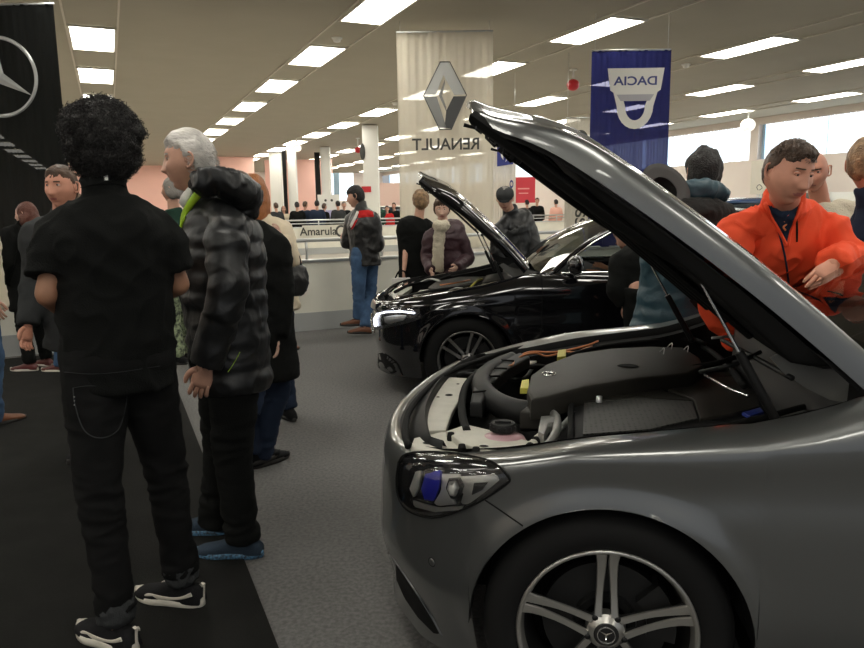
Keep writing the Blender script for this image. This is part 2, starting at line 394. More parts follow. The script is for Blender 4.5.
def onb(t, px, py, Y): return WY(px, py, Y)-Vector(t.location)
c = onb(bt, 445, 96, 9.75)
outer = lambda w_, h_: [(-w_, 0), (0, h_), (w_, 0), (0, -h_)]
g1 = mat('emblem_light', (.42, .42, .40), .5); g2 = mat('emblem_dark', (.05, .05, .05), .5); g3 = mat('emblem_mid', (.22, .22, .21), .5)
k_ = 9.75/700; w_, h_ = 20.5*k_, 31*k_
bm = bmesh.new(); Mx = Matrix.Translation((c.x, -.05, c.z)) @ FX
def pr(pts, mi, z=(0, .004)): poly_prism(bm, [(x*k_, y*k_) for x, y in pts], z[0], z[1], Mx, mi)
# diamond drawn as four folded facets around an open heart
pr([(-20, 1), (-4, 30), (4, 30), (-9, 1)], 0)              # upper left bar
pr([(4, 30), (20, 1), (9, 0), (0, 16), (-1, 20)], 0)         # upper right bar
pr([(-20, -1), (-8, -1), (1, -30), (-6, -30)], 1)            # lower left bar
pr([(20, -1), (6, -31), (-1, -30), (1, -14), (8, -1)], 2)
pr([(-6, 0), (0, 15), (0, 11), (-3, 0), (1, -11), (1, -15)], 1)
for q in ([(-21, 0), (-4.5, 31), (-3.5, 31), (-20, 0)], [(-4.5, 31), (5, 31), (5, 30), (-4.5, 30)], [(5, 31), (21, 0), (20, 0), (4, 31)], [(21, 0), (6, -32), (5, -32), (20, 0)], [(-21, 0), (-6, -32), (-5, -32), (-20, 0)], [(-6, -32), (6, -32), (6, -31), (-6, -31)]): pr(q, 2, (.002, .006))
finish('diamond_emblem', bm, [g1, g3, g2], bt)
c = onb(bt, 446, 145, 9.75)
text_mesh('lettering', 'RENAULT', .325, Matrix.Translation((c.x, -.05, c.z)) @ Matrix.Rotation(.0, 4, 'Y') @ FX @ Matrix.Diagonal((.66*.98, .66, 1, 1)), ink, bt, bold=.006, mirror=True)
# blue banner
bl = banner_mat('blue_banner_cloth', (.030, .036, .17), .10)
dt, dwd, dH = banner(592, 671, (47, 54), 9.5, .9, bl, 'blue hanging banner with a silver shield emblem and mirrored lettering', wave=.035)
k_ = 9.5/700; c = onb(dt, 634, 93, 9.5); Mx = Matrix.Translation((c.x, -.06, c.z)) @ FX
sil = mat('silver_print', (.62, .60, .55), .5); sil2 = mat('silver_print_dark', (.35, .34, .36), .5)
bm = bmesh.new()
# shield: closed U band with a bar on top
def uband(sx, sy, off):
    out = []
    for a in [0, 1]: pass
    L = [(-27+off, 22-off*.6)]; 
    for i in range(13):
        a = PI+PI*i/12; L.append((math.cos(a)*(17.5-off), -13+math.sin(a)*(21-off)))
    L.append((27-off, 22-off*.6)); return L
O_ = uband(1, 1, 0); I_ = uband(1, 1, 8)
a = [bm.verts.new(Mx @ Vector((x*k_, y*k_, .004))) for x, y in O_]; b = [bm.verts.new(Mx @ Vector((x*k_, y*k_, .004))) for x, y in I_]
for i in range(len(a)-1): bm.faces.new((a[i], a[i+1], b[i+1], b[i]))
poly_prism(bm, [(x*k_, y*k_) for x, y in [(-27, 22), (27, 22), (24, 2), (18, -2), (-18, -2), (-24, 2)]], 0, .006, Mx)
poly_prism(bm, [(x*k_, y*k_) for x, y in [(-18, -2), (18, -2), (14, -8), (-14, -8)]], 0, .005, Mx, 1)
finish('shield_emblem', bm, [sil, sil2], dt)
text_mesh('lettering', 'DACIA', .19, Mx @ Matrix.Translation((0, 10*k_, .008)) @ Matrix.Diagonal((.98, .8, 1, 1)), mat('navy_ink', (.02, .03, .15), .5), dt, bold=.004, mirror=True)
# black star banner
blk = banner_mat('black_banner_cloth', (.022, .024, .024), .03)
mt, mwd, mH = banner(-46, 54, (4, 6), 7.35, .9, blk, 'black hanging banner with a large silver three-pointed star', wave=.03)
c = onb(mt, 2, 78, 7.35); Mx = Matrix.Translation((c.x, -.06, c.z)) @ FX; ks = 7.35/700
bm = bmesh.new(); lathe(bm, [(34*ks, 0), (34.8*ks, .012), (36.5*ks, .012), (37.5*ks, 0)], 64, Mx)
def star3(bm, r, wd_, M, mi=0, h=.02):
    for q in range(3):
        a = PI/2+q*2*PI/3; tip = bm.verts.new(M @ Vector((r*math.cos(a), r*math.sin(a), 0)))
        ctr = bm.verts.new(M @ Vector((0, 0, h)))
        L = bm.verts.new(M @ Vector((wd_*math.cos(a+PI/3), wd_*math.sin(a+PI/3), 0))); R_ = bm.verts.new(M @ Vector((wd_*math.cos(a-PI/3), wd_*math.sin(a-PI/3), 0)))
        bm.faces.new((tip, L, ctr)).material_index = mi; bm.faces.new((tip, ctr, R_)).material_index = mi
star3(bm, 35*ks, 6*ks, Mx)
finish('star_emblem', bm, mat('star_silver', (.50, .51, .50), .35, metal=.4), mt)
# slim white banner with blue mark, behind the big one
st, swd, sH = banner(486, 516, (122, 122), 13.5, .6, banner_mat('slim_banner_cloth', (.80, .76, .70), .05), 'slim white banner with a dark blue square mark between the two bonnets', wave=.02)
c = onb(st, 505, 155, 13.5); Mx = Matrix.Translation((c.x, -.06, c.z)) @ FX; k3 = 13.5/700
bm = bmesh.new(); poly_prism(bm, [(-8*k3, -11*k3), (7.5*k3, -9*k3), (7.5*k3, 11*k3), (-8*k3, 11*k3)], 0, .01, Mx)
poly_prism(bm, [(-6*k3, 7*k3), (-2.5*k3, 7*k3), (-2*k3, -5*k3), (-4*k3, -2*k3)], .011, .02, Mx, 1); poly_prism(bm, [(0, -7*k3), (3.5*k3, 6*k3), (5*k3, 6*k3), (3*k3, -3*k3)], .011, .02, Mx, 1)
lathe(bm, [(1.1*k3, .01), (1.9*k3, .01)], 20, Mx @ Matrix.Translation((6*k3, -28*k3, 0)) @ Matrix.Diagonal((1, 2, 1, 1)), 0)
finish('mark', bm, [mat('mark_blue', (.03, .04, .22), .5), white_m], st)
# beige banner with round emblem and vertical lettering
vt, vwd, vH = banner(566, 606, (118, 118), 11.8, .6, banner_mat('beige_banner_cloth', (.66, .63, .56), .04), 'beige banner with round dark emblem and vertical lettering left of the blue banner', wave=.02)
c = onb(vt, 580, 141, 11.8); k4 = 11.8/700; Mx = Matrix.Translation((c.x, -.06, c.z)) @ FX
bm = bmesh.new(); lathe(bm, [(0, 0), (.1*1, .004), (7.5*k4, .0)], 24, Mx @ Matrix.Diagonal((1, 1.35, 1, 1))); lathe(bm, [(2*k4, .01), (5*k4, .01)], 20, Mx, 1)
finish('round_emblem', bm, [ink, mat('dull_red', (.25, .03, .03), .5)], vt)
c = onb(vt, 579, 208, 11.8)
text_mesh('lettering', 'SUISSE', .30, Matrix.Translation((c.x, -.06, c.z-.02)) @ FX @ Matrix.Rotation(-PI/2, 4, 'Z') @ Matrix.Diagonal((1, .78, 1, 1)), ink, vt, bold=.006)
# -------------------------------------------------------- right-hand background
dk = mat('dark_partition', (.16, .16, .14), .7)
p = WY(815, 200, 15.0); bm = bmesh.new(); box(bm, (0, 0, .82), (2.2, .1, 1.65)); o = finish('partition', bm, dk); o.location = (p.x, 15.0, 0); tag(o, 'dark grey display partition behind the orange jacket man', 'partition')
p = WY(843, 200, 13.6); sh_ = empty('display_shelf', (p.x, 13.6, 0), 0, 'white display shelf with bottles between orange jacket and right-edge man', 'shelf')
bm = bmesh.new()
for z_ in (.9, 1.2, 1.48): box(bm, (0, 0, z_), (.62, .3, .025))
for s_ in (-1, 1): box(bm, (s_*.31, 0, .82), (.025, .3, 1.64))
box(bm, (0, .14, .82), (.62, .02, 1.64)); finish('frame', bm, white_m, sh_)
bt_me = None
for i in range(5):
    bm = bmesh.new(); lathe(bm, [(0, 0), (.036, 0), (.036, .15), (.014, .19), (.014, .23), (0, .23)], 14)
    o = finish('bottle', bm, mat('bottle_dark', (.02, .03, .05), .3) if i == 0 else None, None, smooth=True)
    if i == 0: bt_me = o.data
    else: o.data = bt_me
    o.location = (p.x-.24+i*.12, 13.55, 1.2125); tag(o, 'small dark bottle on the middle board of the white display shelf', 'bottle', 'bottles on the display shelf')
p = WY(762, 172, 18.4); ea = empty('easel_sign', (p.x, 18.4, 0), 0, 'pale card sign on an easel left of the orange jacket man', 'sign')
bm = bmesh.new(); box(bm, (0, 0, 2.1), (.56, .03, .85)); finish('card', bm, mat('cream_card', (.75, .70, .58), .6), ea)
bm = bmesh.new(); tube(bm, [(-.08, -.02, 1.78), (-.12, -.02, 1.86), (-.05, -.02, 1.92), (.02, -.02, 1.84), (-.05, -.02, 1.78)], [.008], 6, n=5); finish('scribble', bm, ink, ea)
for q in ((-.2, 0), (.2, 0), (0, .35)): bm = bmesh.new(); tube(bm, [(q[0], q[1], 0), (q[0]*.3, .02, 1.9)], [.015, .015], 8); finish('leg', bm, alu_m, ea, smooth=True)
def parked_car(px, Y, m, label, ang=0, rack=True):
    p = WY(px, 200, Y); t = empty('car', (p.x, Y, 0), ang, label, 'car')
    def rings_(tab):
        return [[Vector((x, hw_*math.copysign(abs(math.cos(a))**.5, math.cos(a)), zc_+hh_*math.copysign(abs(math.sin(a))**.6, math.sin(a)))) for a in [2*PI*q/24 for q in range(24)]] for x, hw_, zc_, hh_ in tab]
    bm = bmesh.new(); vs = grid(bm, rings_([(-2.15, .5, .6, .15), (-2.1, .78, .6, .28), (-1.9, .86, .62, .36), (-.9, .88, .62, .38), (.9, .88, .62, .38), (1.7, .85, .60, .30), (2.05, .76, .56, .24), (2.15, .5, .55, .15)]), close=True); bm.faces.new(vs[0]); bm.faces.new(vs[-1]); finish('body', bm, m, t, smooth=True, angle=50)
    bm = bmesh.new(); vs = grid(bm, rings_([(-2.0, .70, 1.0, .04), (-1.7, .66, 1.2, .24), (-1.2, .64, 1.25, .30), (.2, .64, 1.25, .30), (.6, .66, 1.18, .22), (1.05, .72, 1.0, .04)]), close=True); bm.faces.new(vs[0]); bm.faces.new(vs[-1]); finish('cabin_glass', bm, mat('dark_car_glass', (.02, .03, .04), .08, coat=1), t, smooth=True)
    bm = bmesh.new(); vs = grid(bm, rings_([(-1.65, .58, 1.47, .02), (-1.2, .60, 1.53, .03), (.15, .60, 1.53, .03), (.4, .58, 1.46, .02)]), close=True); bm.faces.new(vs[0]); bm.faces.new(vs[-1]); finish('roof', bm, m, t, smooth=True)
    if rack:
        for s in (-1, 1): bm = bmesh.new(); tube(bm, [(-1.3, s*.55, 1.55), (-1.2, s*.55, 1.61), (.1, s*.55, 1.61), (.2, s*.55, 1.55)], [.015], 8, n=3); finish('roof_rail', bm, alu_m, t, smooth=True)
    for xw in (-1.3, 1.3):
        for s in (-1, 1): bm = bmesh.new(); lathe(bm, [(0, 0), (.2, 0), (.22, .01), (.32, .0), (.33, -.05), (.33, -.2), (0, -.2)], 24, Matrix.Translation((xw, s*.88, .33)) @ Matrix.Rotation(-PI/2*s, 4, 'X')); finish('wheel', bm, mat('tyre_far', (.02, .02, .02), .7), t, smooth=True)
    return t
parked_car(742, 15.2, mat('blue_car_paint', (.03, .06, .14), .25, coat=1), 'dark blue car with roof rails beyond the barrier, left of the orange jacket man', ang=1.35)
_q = ray(400, 206); _q = Vector((_q.x, _q.y, 0))*(26.5/_q.dot(U)); parked_car(400, _q.y, white_m, 'white car behind the crowd right of the leather-jacket man', rack=False)
# ================================================================ cars
rubber = mat('rubber', (.008, .008, .008), .8, spec=.2); plast = mat('black_plastic', (.013, .013, .013), .5, spec=.22); plast2 = mat('satin_plastic', (.024, .022, .018), .5, bump=.15, bscale=500, spec=.3)
chrome = mat('chrome', (.75, .76, .76), .12, metal=1); rimm = mat('machined_alloy', (.50, .49, .46), .32, metal=.9); rimg = mat('grey_alloy', (.20, .195, .185), .35, metal=.8); rimd = mat('dark_alloy', (.03, .03, .03), .35, metal=.5)
steel = mat('brake_steel', (.035, .035, .035), .5, metal=.8); caster = mat('cast_metal', (.42, .42, .40), .4, metal=.7)
cglass = glass_mat('car_glass', (.42, .46, .44), .02, .10); lens = glass_mat('lamp_lens', (.95, .95, .95), .02, .05)
bay_m = mat('bay_black', (.008, .008, .008), .7, spec=.12); hinge_m = mat('hinge_grey', (.15, .15, .14), .5, spec=.4); pale = mat('pale_primer', (.52, .50, .43), .5, var=.05, vscale=20); seat_m = mat('seat_leather', (.03, .03, .03), .5)
drl = mat('daylight_lamp', (.9, .9, 1), .3, emit=(.85, .88, 1), es=3.5); blue_led = mat('ambient_light_strip', (.1, .1, .8), .4, emit=(.05, .05, 1), es=1.2)
blue_l = mat('blue_reflector', (.015, .02, .42), .3, coat=1); lampgrey = mat('lamp_silver', (.72, .72, .68), .28, metal=.5); lampdark = mat('lamp_dark', (.02, .02, .022), .15, coat=1)
copper = mat('orange_wire', (.62, .22, .08), .45); yellow = mat('yellow_tag', (.55, .50, .08), .5); pinkfl = mat('coolant_pink', (.45, .28, .30), .3)
paint_g = mat('grey_metallic_paint', (.155, .16, .158), .30, metal=.75, coat=1); paint_b = mat('black_paint', (.004, .004, .005), .12, coat=1)

def star_badge(bm, M, r, mi=0):
    lathe(bm, [(r*.86, 0), (r*.9, r*.12), (r, r*.12), (r*1.04, 0)], 32, M, mi); star3(bm, r*.9, r*.17, M, mi, h=r*.16)
def wheel(parent, x, y, z, side, Rt=.33, Rr=.235, wd=.225, two_tone=True, spin=0, detail=True):
    rf = rimm if two_tone else rimg
    """wheel with its axis along local y; side=+1: outside faces +y"""
    t = bpy.data.objects.new('wheel', None); COL.objects.link(t); t.parent = parent; t.location = (x, y, z)
    M = Matrix.Rotation(-PI/2*side, 4, 'X')   # lathe z -> +-y
    bm = bmesh.new()
    lathe(bm, [(Rr-.004, -.015), (Rr+.008, -.003), (Rr+.03, .006), (Rt-.035, .004), (Rt-.012, -.012), (Rt, -.04), (Rt, -wd+.04), (Rt-.02, -wd), (Rr, -wd)], 72, M)
    for q in range(4): lathe(bm, [(Rt+.001, -.05-q*.035), (Rt-.006, -.055-q*.035), (Rt+.001, -.06-q*.035)], 48, M)
    finish('tyre', bm, rubber, t, smooth=True)
    bm = bmesh.new()
    lathe(bm, [(Rr, -.016), (Rr+.001, -.004), (Rr-.006, -.001), (Rr-.012, -.008), (Rr-.02, -.03)], 72, M, 0)
    lathe(bm, [(Rr-.02, -.03), (Rr-.035, -.12), (Rr-.01, -wd), (0, -wd+.01)], 72, M, 1)
    finish('rim', bm, [rf, rimd], t, smooth=True)
    for k in range(5):      # five double spokes
        a0 = spin+PI/2+k*2*PI/5
        for s in (-1, 1):
            bm = bmesh.new(); S = []
            for i in range(7):
                f = i/6; r = .045+(Rr-.012-.045)*f
                off = s*(.016+.004*f*f+ .003) if detail else s*(.018+.02*f)
                if detail: off = s*(.0215-.0085*f+.004*max(0, f-.8)*5)
                hw_ = (.0085+.0065*max(0, f-.35)**1.5*2+.002*(1-f)) if detail else .009+.006*f**3+.004*(1-f)
                zz = -.012-.012*math.sin(PI*f)+ (.002 if f == 1 else 0)
                ca, sa = math.cos(a0), math.sin(a0)
                row = []
                for (dx, dz) in ((-hw_, -.030), (-hw_, zz-.004), (-hw_*.8, zz), (hw_*.8, zz), (hw_, zz-.004), (hw_, -.030)):
                    xx = r; yy = off+dx; row.append(M @ Vector((xx*ca-yy*sa, xx*sa+yy*ca, dz if dz < -.02 and abs(dx) == hw_ and dz == -.030 else dz)))
                S.append(row)
            vs = grid(bm, S)
            for f_ in bm.faces:
                if abs(f_.calc_center_median().y) > 0: pass
            fl = list(bm.faces)
            for idx, f_ in enumerate(fl): f_.material_index = 0 if idx % 5 in (1, 2, 3) else 1
            finish('spoke', bm, [rf, rimd], t, angle=40)
    bm = bmesh.new(); lathe(bm, [(0, -.004), (.034, -.004), (.038, -.008), (.050, -.018), (.054, -.04)], 40, M, 0); finish('hub', bm, rf, t, angle=35)
    bm = bmesh.new(); lathe(bm, [(0, -.002), (.030, -.002), (.036, -.006)], 32, M, 1)
    star_badge(bm, M @ Matrix.Rotation(PI if False else 0, 4, 'Z') @ Matrix.Translation((0, 0, -.002)), .024)
    finish('hub_cap', bm, [chrome, rimd], t, angle=30)
    for k in range(5):
        a = spin+PI/2+PI/5+k*2*PI/5; bm = bmesh.new(); lathe(bm, [(0, -.012), (.008, -.012), (.009, -.03)], 12, M @ Matrix.Translation((.050*math.cos(a), .050*math.sin(a), 0)))
        finish('wheel_bolt', bm, steel, t, smooth=True)
    bm = bmesh.new(); lathe(bm, [(.06, -.06), (.08, -.055), (.085, -.075), (.168, -.075), (.17, -.10), (.06, -.10)], 48, M); finish('brake_disc', bm, steel, t, angle=30)
    bm = bmesh.new()
    pts = [(r*math.cos(a), r*math.sin(a)) for r, aa in ((.185, range(0, 6)), (.11, range(5, -1, -1))) for a in [R(-2+11*q)+ (PI*0 if side > 0 else 0) for q in aa]]
    poly_prism(bm, pts, -.11, -.048, M @ Matrix.Rotation(R(170 if side>0 else 20), 4, 'Z')); finish('brake_caliper', bm, rimd if not detail else steel, t, angle=30)
    return t

def interp(tab, x):
    tab = sorted(tab)
    if x <= tab[0][0]: return tab[0][1]
    for (a, va), (b, vb) in zip(tab, tab[1:]):
        if x <= b:
            t = (x-a)/(b-a); return va+(vb-va)*t
    return tab[-1][1]
def sm(x, a, b):
    t = max(0, min(1, (x-a)/(b-a))); return t*t*(3-2*t)

def build_car(P):
    root = empty('car', P['loc'], PI-P['A'], P['label'], 'car')
    paint = P['paint']; Ra = P['Ra']; zw = P['Rt']; WB = P['wb']
    path = catmull(P['path'], 14); path = [Vector((p[0], p[1])) for p in path]
    # columns: dense near the arches
    xs = []
    def yat(x):
        for a, b in zip(path, path[1:]):
            if (a.x-x)*(b.x-x) <= 0 and a.x != b.x and b.y > .3: return a.y+(b.y-a.y)*(x-a.x)/(b.x-a.x)
        return path[len(path)//2].y
    cols = []
    for p in path:
        inside = any(abs(p.x-xw) < Ra+.012 for xw in (0, -WB)) and p.y > .5
        if not inside: cols.append((p.x, p.y, None))
    for xw in (0, -WB):
        for i in range(49):
            th = PI*i/48; x = xw-Ra*math.cos(th); cols.append((x, yat(x), zw+Ra*math.sin(th)))
        cols.append((xw-Ra-.002, yat(xw-Ra-.002), None)); cols.append((xw+Ra+.002, yat(xw+Ra+.002), None))
    # order along path: by rear centre -> front centre; arc parameter
    def param(c):
        x, y = c[0], c[1]
        if x < -3.2: return (-20+ (y if x < -3.2 else 0)*1.0+ (x+5)*1.0)
        if x > .5: return 20 + x - y*3
        return x
    cols.sort(key=param)
    n = len(cols); nrm = []
    for i in range(n):
        a = cols[max(0, i-1)]; b = cols[min(n-1, i+1)]
        d = Vector((b[0]-a[0], b[1]-a[1])); d = d.normalized() if d.length > 1e-6 else Vector((1, 0)); nrm.append(Vector((-d.y, d.x)))
    NL, NU = 14, 8
    def colpts(i, sgn=1):
        x, y, za = cols[i]; nx, ny = nrm[i]
        zc = interp(P['zc'], x); ze = interp(P['ze'], x); zs = interp(P['zs'], x)
        z0 = za if za is not None else zs
        out = []
        for j in range(NL+1):
            t = j/NL; z = z0+(zc-z0)*t
            ins = .06*(1-sm(z, .17, .42))+P.get('tuck', .0)*sm(z, .5, zc)+interp(P['dish'], x)*math.exp(-((z-(zc-.10))/.06)**2)
            nose = sm(x, .62, .80)
            ins += nose*interp(P['nosecut'], z)
            if x < .62:
                for xw in (0, -WB):
                    dd = math.hypot(x-xw, z-zw)-Ra
                    if dd < .07: ins -= .014*(1-sm(dd, .0, .07))
            if j == NL: ins += .004
            out.append(Vector((x-nx*ins, sgn*(y-ny*ins), z)))
        ei = interp(P['einset'], x)
        for j in range(1, NU+1):
            t = j/NU; a = t*PI/2
            ins = .006+P.get('tuck', .0)+(ei-.006)*(1-math.cos(a)) ; z = zc+(ze-zc)*math.sin(a)**.9
            bul = P.get('bulge', .0)*math.sin(PI*t)
            out.append(Vector((x-nx*ins, sgn*(y-ny*ins), z+bul)))
        return out
    bodyL = None
    for sgn, nm in ((1, 'left'), (-1, 'right')):
        bm = bmesh.new(); G = [colpts(i, sgn) for i in range(n)]
        grid(bm, G, flip=sgn < 0)
        # arch lips
        for xw in (0, -WB):
            A_ = [(Vector((xw-Ra*math.cos(PI*i/48), sgn*yat(xw-Ra*math.cos(PI*i/48)), zw+Ra*math.sin(PI*i/48)))) for i in range(49)]
            rows_ = []
            for (dr, dy) in ((.0, .010), (.008, -.004), (.006, -.03), (-.0, -.26)):
                rows_.append([Vector((p.x+(p.x-xw)/Ra*dr, p.y+sgn*dy, p.z+(p.z-zw)/Ra*dr)) for p in A_])
            grid(bm, rows_)
        bmesh.ops.remove_doubles(bm, verts=bm.verts, dist=.0006)
        o = finish('body_side', bm, paint, root, smooth=True, angle=38)
        if sgn > 0: bodyL = o
        # inner liner of wheel wells
        for xw in (0, -WB):
            bm = bmesh.new(); lathe(bm, [(Ra+.004, 0), (Ra+.004, .30), (.12, .32)], 40, Matrix.Translation((xw, sgn*(yat(xw)-.012), zw)) @ Matrix.Rotation(PI/2*sgn, 4, 'X'), a0=(0 if sgn > 0 else PI), a1=(PI if sgn > 0 else 2*PI))
            finish('wheel_arch_liner', bm, rubber, root, smooth=True)
    for xw, d in ((0, 1), (-WB, 1)):
        for s in (1, -1):
            wheel(root, xw, s*(yat(xw)-P.get('winset', .02)), zw, s, P['Rt'], P['Rr'], two_tone=P['two_tone'], spin=P.get('spin', 0), detail=P['two_tone'])
    # underbody, sills
    bm = bmesh.new(); box(bm, (-WB/2, 0, .30), (WB-2*Ra-.06, 1.70, .22)); box(bm, (.40, 0, .36), (.30, 1.0, .26)); box(bm, (-WB-.5, 0, .38), (.3, 1.1, .3)); box(bm, (-WB/2, 0, .33), (WB+.7, 1.1, .16)); finish('underbody', bm, bay_m, root)
    # ---- greenhouse
    cw, hd, rr, rb = P['cowl_x'], P['head_x'], P['rearhead_x'], P['boot_x']
    zb, zh, zr = P['z_belt'], P['z_head'], P['z_roof']; yb, yr = P['y_belt'], P['y_roof']
    def Cw(t): y = yb*t; return Vector((cw+.16*(1-abs(t)**2.2), y*.985, zb-.01+.03*(1-t*t)))      # cowl curve t -1..1
    def Hd(t): y = yr*t; return Vector((hd+.09*(1-t*t), y, zh+.05*(1-t*t)))
    m = 20
    bm = bmesh.new(); G = []
    for i in range(13):
        f = i/12; G.append([Cw(-1+2*j/m).lerp(Hd(-1+2*j/m), f)+Vector((.0, 0, .05*math.sin(PI*f)))+Vector((.03*math.sin(PI*f), 0, 0)) for j in range(m+1)])
    grid(bm, G); finish('windscreen', bm, cglass, root, smooth=True)
    def Rh(t): return Vector((rr-.04*(1-t*t), yr*.96*t, zh+.0+.05*(1-t*t)))
    bm = bmesh.new(); G = []
    for i in range(15):
        f = i/14; G.append([Hd(-1+2*j/m).lerp(Rh(-1+2*j/m), f)+Vector((0, 0, (zr-zh-.05)*math.sin(PI*f)*1.0)) for j in range(m+1)])
    grid(bm, G); bmesh.ops.solidify(bm, geom=bm.faces[:], thickness=.02); finish('roof', bm, paint, root, smooth=True, angle=50)
    def Bt(t): return Vector((rb-.10*(1-t*t), yb*.9*t, zb+.03))
    bm = bmesh.new(); G = [[Rh(-1+2*j/m).lerp(Bt(-1+2*j/m), f)+Vector((0, 0, .04*math.sin(PI*f))) for j in range(m+1)] for f in [q/8 for q in range(9)]]
    grid(bm, G); finish('rear_window', bm, cglass, root, smooth=True)
    # boot lid
    xe = P['path'][0][0]
    bm = bmesh.new(); G = [[Bt(-1+2*j/m).lerp(Vector((xe+.06+.1*(1-abs(-1+2*j/m))*0, (-1+2*j/m)*.70, interp(P['ze'], xe)+.01)), q/6)+Vector((0, 0, .02*math.sin(PI*q/6))) for j in range(m+1)] for q in range(7)]
    grid(bm, G); finish('boot_lid', bm, paint, root, smooth=True)
    # pillars, sides
    for s in (1, -1):
        A0 = Cw(s); A1 = Hd(s); B0 = Rh(s); B1 = Bt(s)
        bm = bmesh.new(); pts = [A0+Vector((.02, 0, -.02)), A0.lerp(A1, .5)+Vector((.02, 0, .05)), A1]; tube(bm, pts, [(.022, .028)]*3, 10, n=6)
        tube(bm, [A1, A1.lerp(B0, .5)+Vector((0, 0, (zr-zh-.05))), B0, B0.lerp(B1, .5)+Vector((0, 0, .04)), B1], [(.022, .026), (.022, .026), (.026, .03), (.04, .03), (.05, .03)], 10, n=6)
        finish('roof_rail', bm, paint, root, smooth=True)
        # side glass
        zr_ = lambda f: (zr-zh-.05)*math.sin(PI*f)
        top = [A0+Vector((-.03, 0, 0)), A0.lerp(A1, .5)+Vector((0.0, 0, .04)), A1+Vector((0, 0, -.01))]+[A1.lerp(B0, f)+Vector((0, 0, zr_(f)-.012)) for f in (.2, .4, .6, .8, 1)]+[B0.lerp(B1, .5), B1]
        top = [Vector(p) for p in catmull(top, 3)]
        xs_ = [p.x for p in top]
        belt = [Vector((p.x, s*(yb-.002), zb-.005+.01*(p.x-cw)*-1*.4)) for p in top]
        bm = bmesh.new(); G = []
        fpt = lambda a, b, f: a.lerp(b, f)+Vector((0, s*.02*math.sin(PI*f), 0))
        i0 = 0
        wins = [(P['win_from'], P['b_pil']), (P['b_pil']-.07, P['c_pil'])]
        for (wa, wb_) in wins:
            if P.get('open_front') and s > 0 and wa == P['win_from']: continue
            bm = bmesh.new(); cc_ = [(a, b) for a, b in zip(top, belt) if wb_-.05 < a.x < wa+.05]
            grid(bm, [[fpt(b, a, q/5) for q in range(6)] for a, b in cc_]); finish('side_window', bm, cglass, root, smooth=True)
        # pillars B and C
        for xp, wdp in ((P['b_pil']-.035, .05), (P['c_pil'], .14)):
            tp = min(top, key=lambda p: abs(p.x-(xp+.0))); bt_ = Vector((xp, s*(yb-.004), zb-.02))
            bm = bmesh.new(); tube(bm, [bt_, bt_.lerp(tp, .5)+Vector((0, s*.018, 0)), tp], [(wdp/2, .014)]*3, 10, n=3, side=(1, 0, 0)); finish('pillar', bm, plast if xp > -1.9 else paint, root, smooth=True)
        # belt line trim (bright) and window surround
        bm = bmesh.new(); bl_ = [Vector((x, s*(yb+.012), zb+.004+.01*(x-cw)*-.4)) for x in np.linspace(P['win_from']-.0, rb+.25, 20)]; tube(bm, bl_, [(.007, .011)]*20, 8, side=(0, 1, 0))
        if P.get('chrome_top'): tube(bm, [p+Vector((0, s*.024, .006)) for p in top if p.x < cw-.10][:-3], [(.007, .007)], 8)
        finish('window_trim', bm, chrome, root, smooth=True)
        # shoulder between body edge and belt
        bm = bmesh.new(); G = []
        for x in np.linspace(cw+.10, rb-.05, 40):
            zE = interp(P['ze'], x); ye = yat(x)-interp(P['einset'], x)-P.get('tuck', 0); zB = zb-.005+.01*(x-cw)*-.4
            G.append([Vector((x, s*ye, zE)), Vector((x, s*(ye+yb)/2, (zE+zB)/2+.012)), Vector((x, s*(yb-.0), zB)), Vector((x, s*(yb-.05), zB-.03)), Vector((x, s*(yb-.08), .5))])
        grid(bm, G); finish('shoulder', bm, paint, root, smooth=True)
        # door shut lines and handle
        for xd in P['shut']:
            bm = bmesh.new(); pz = [(z, yat(xd)) for z in np.linspace(.24, interp(P['zc'], xd)-.01, 14)]
            i_ = min(range(n), key=lambda q: abs(cols[q][0]-xd)+ (0 if cols[q][2] is None else 9)); cp = colpts(i_, s)
            tube(bm, [p+Vector((0, s*.0012, 0)) for p in cp], [(.0032, .0012)], 6, side=(1, 0, 0)); finish('shut_line', bm, bay_m, root)
        for xh in P['handles']:
            bm = bmesh.new(); yy = yat(xh)+.012; zz = interp(P['zc'], xh)-.03
            tube(bm, [(xh-.10, s*(yy-.02), zz), (xh-.08, s*(yy+.014), zz), (xh, s*(yy+.022), zz), (xh+.08, s*(yy+.014), zz), (xh+.10, s*(yy-.02), zz)], [(.008, .013)]*5, 10, n=4, side=(0, 1, 0)); finish('door_handle', bm, paint, root, smooth=True)
        # mirror
        mx = P['mirror_x']; mr = bpy.data.objects.new('wing_mirror', None); COL.objects.link(mr); mr.parent = root; mr.location = (mx, s*(yb+.10), zb+.02)
        bm = bmesh.new(); tube(bm, [(-.02, 0, -.01), (0, 0, .055), (0, s*.01, .06), (-.0, s*.04, .06)], [(.02, .03)]*4, 10); G = []
        for (yy, rx, rz) in ((-.01*0-.06, .03, .04), (-.03, .055, .065), (.03, .06, .072), (.08, .05, .06), (.105, .02, .03)): G.append([Vector((rx*math.cos(a)*1.0, s*(yy+.04), .055+rz*math.sin(a))) for a in [2*PI*q/18 for q in range(18)]])
        grid(bm, G, close=True); bm.faces.new([v for v in bm.verts][-18:])
        tube(bm, [(0, -s*.10, -.02), (0, s*.0, .01)], [.02, .022], 10)
        finish('mirror_housing', bm, paint, mr, smooth=True)
    # cowl panel, dash, seats
    zw_ = zb
    bm = bmesh.new(); G = [[Vector((cw+.16*(1-abs(t)**2.2)+dx, yb*t*.985, zz+.03*(1-t*t))) for t in [-1+2*j/m for j in range(m+1)]] for dx, zz in ((-.02, zb-.012), (.05, zb-.035), (.12, zb-.07), (.13, .62))]
    grid(bm, G); finish('cowl_panel', bm, plast, root, smooth=True)
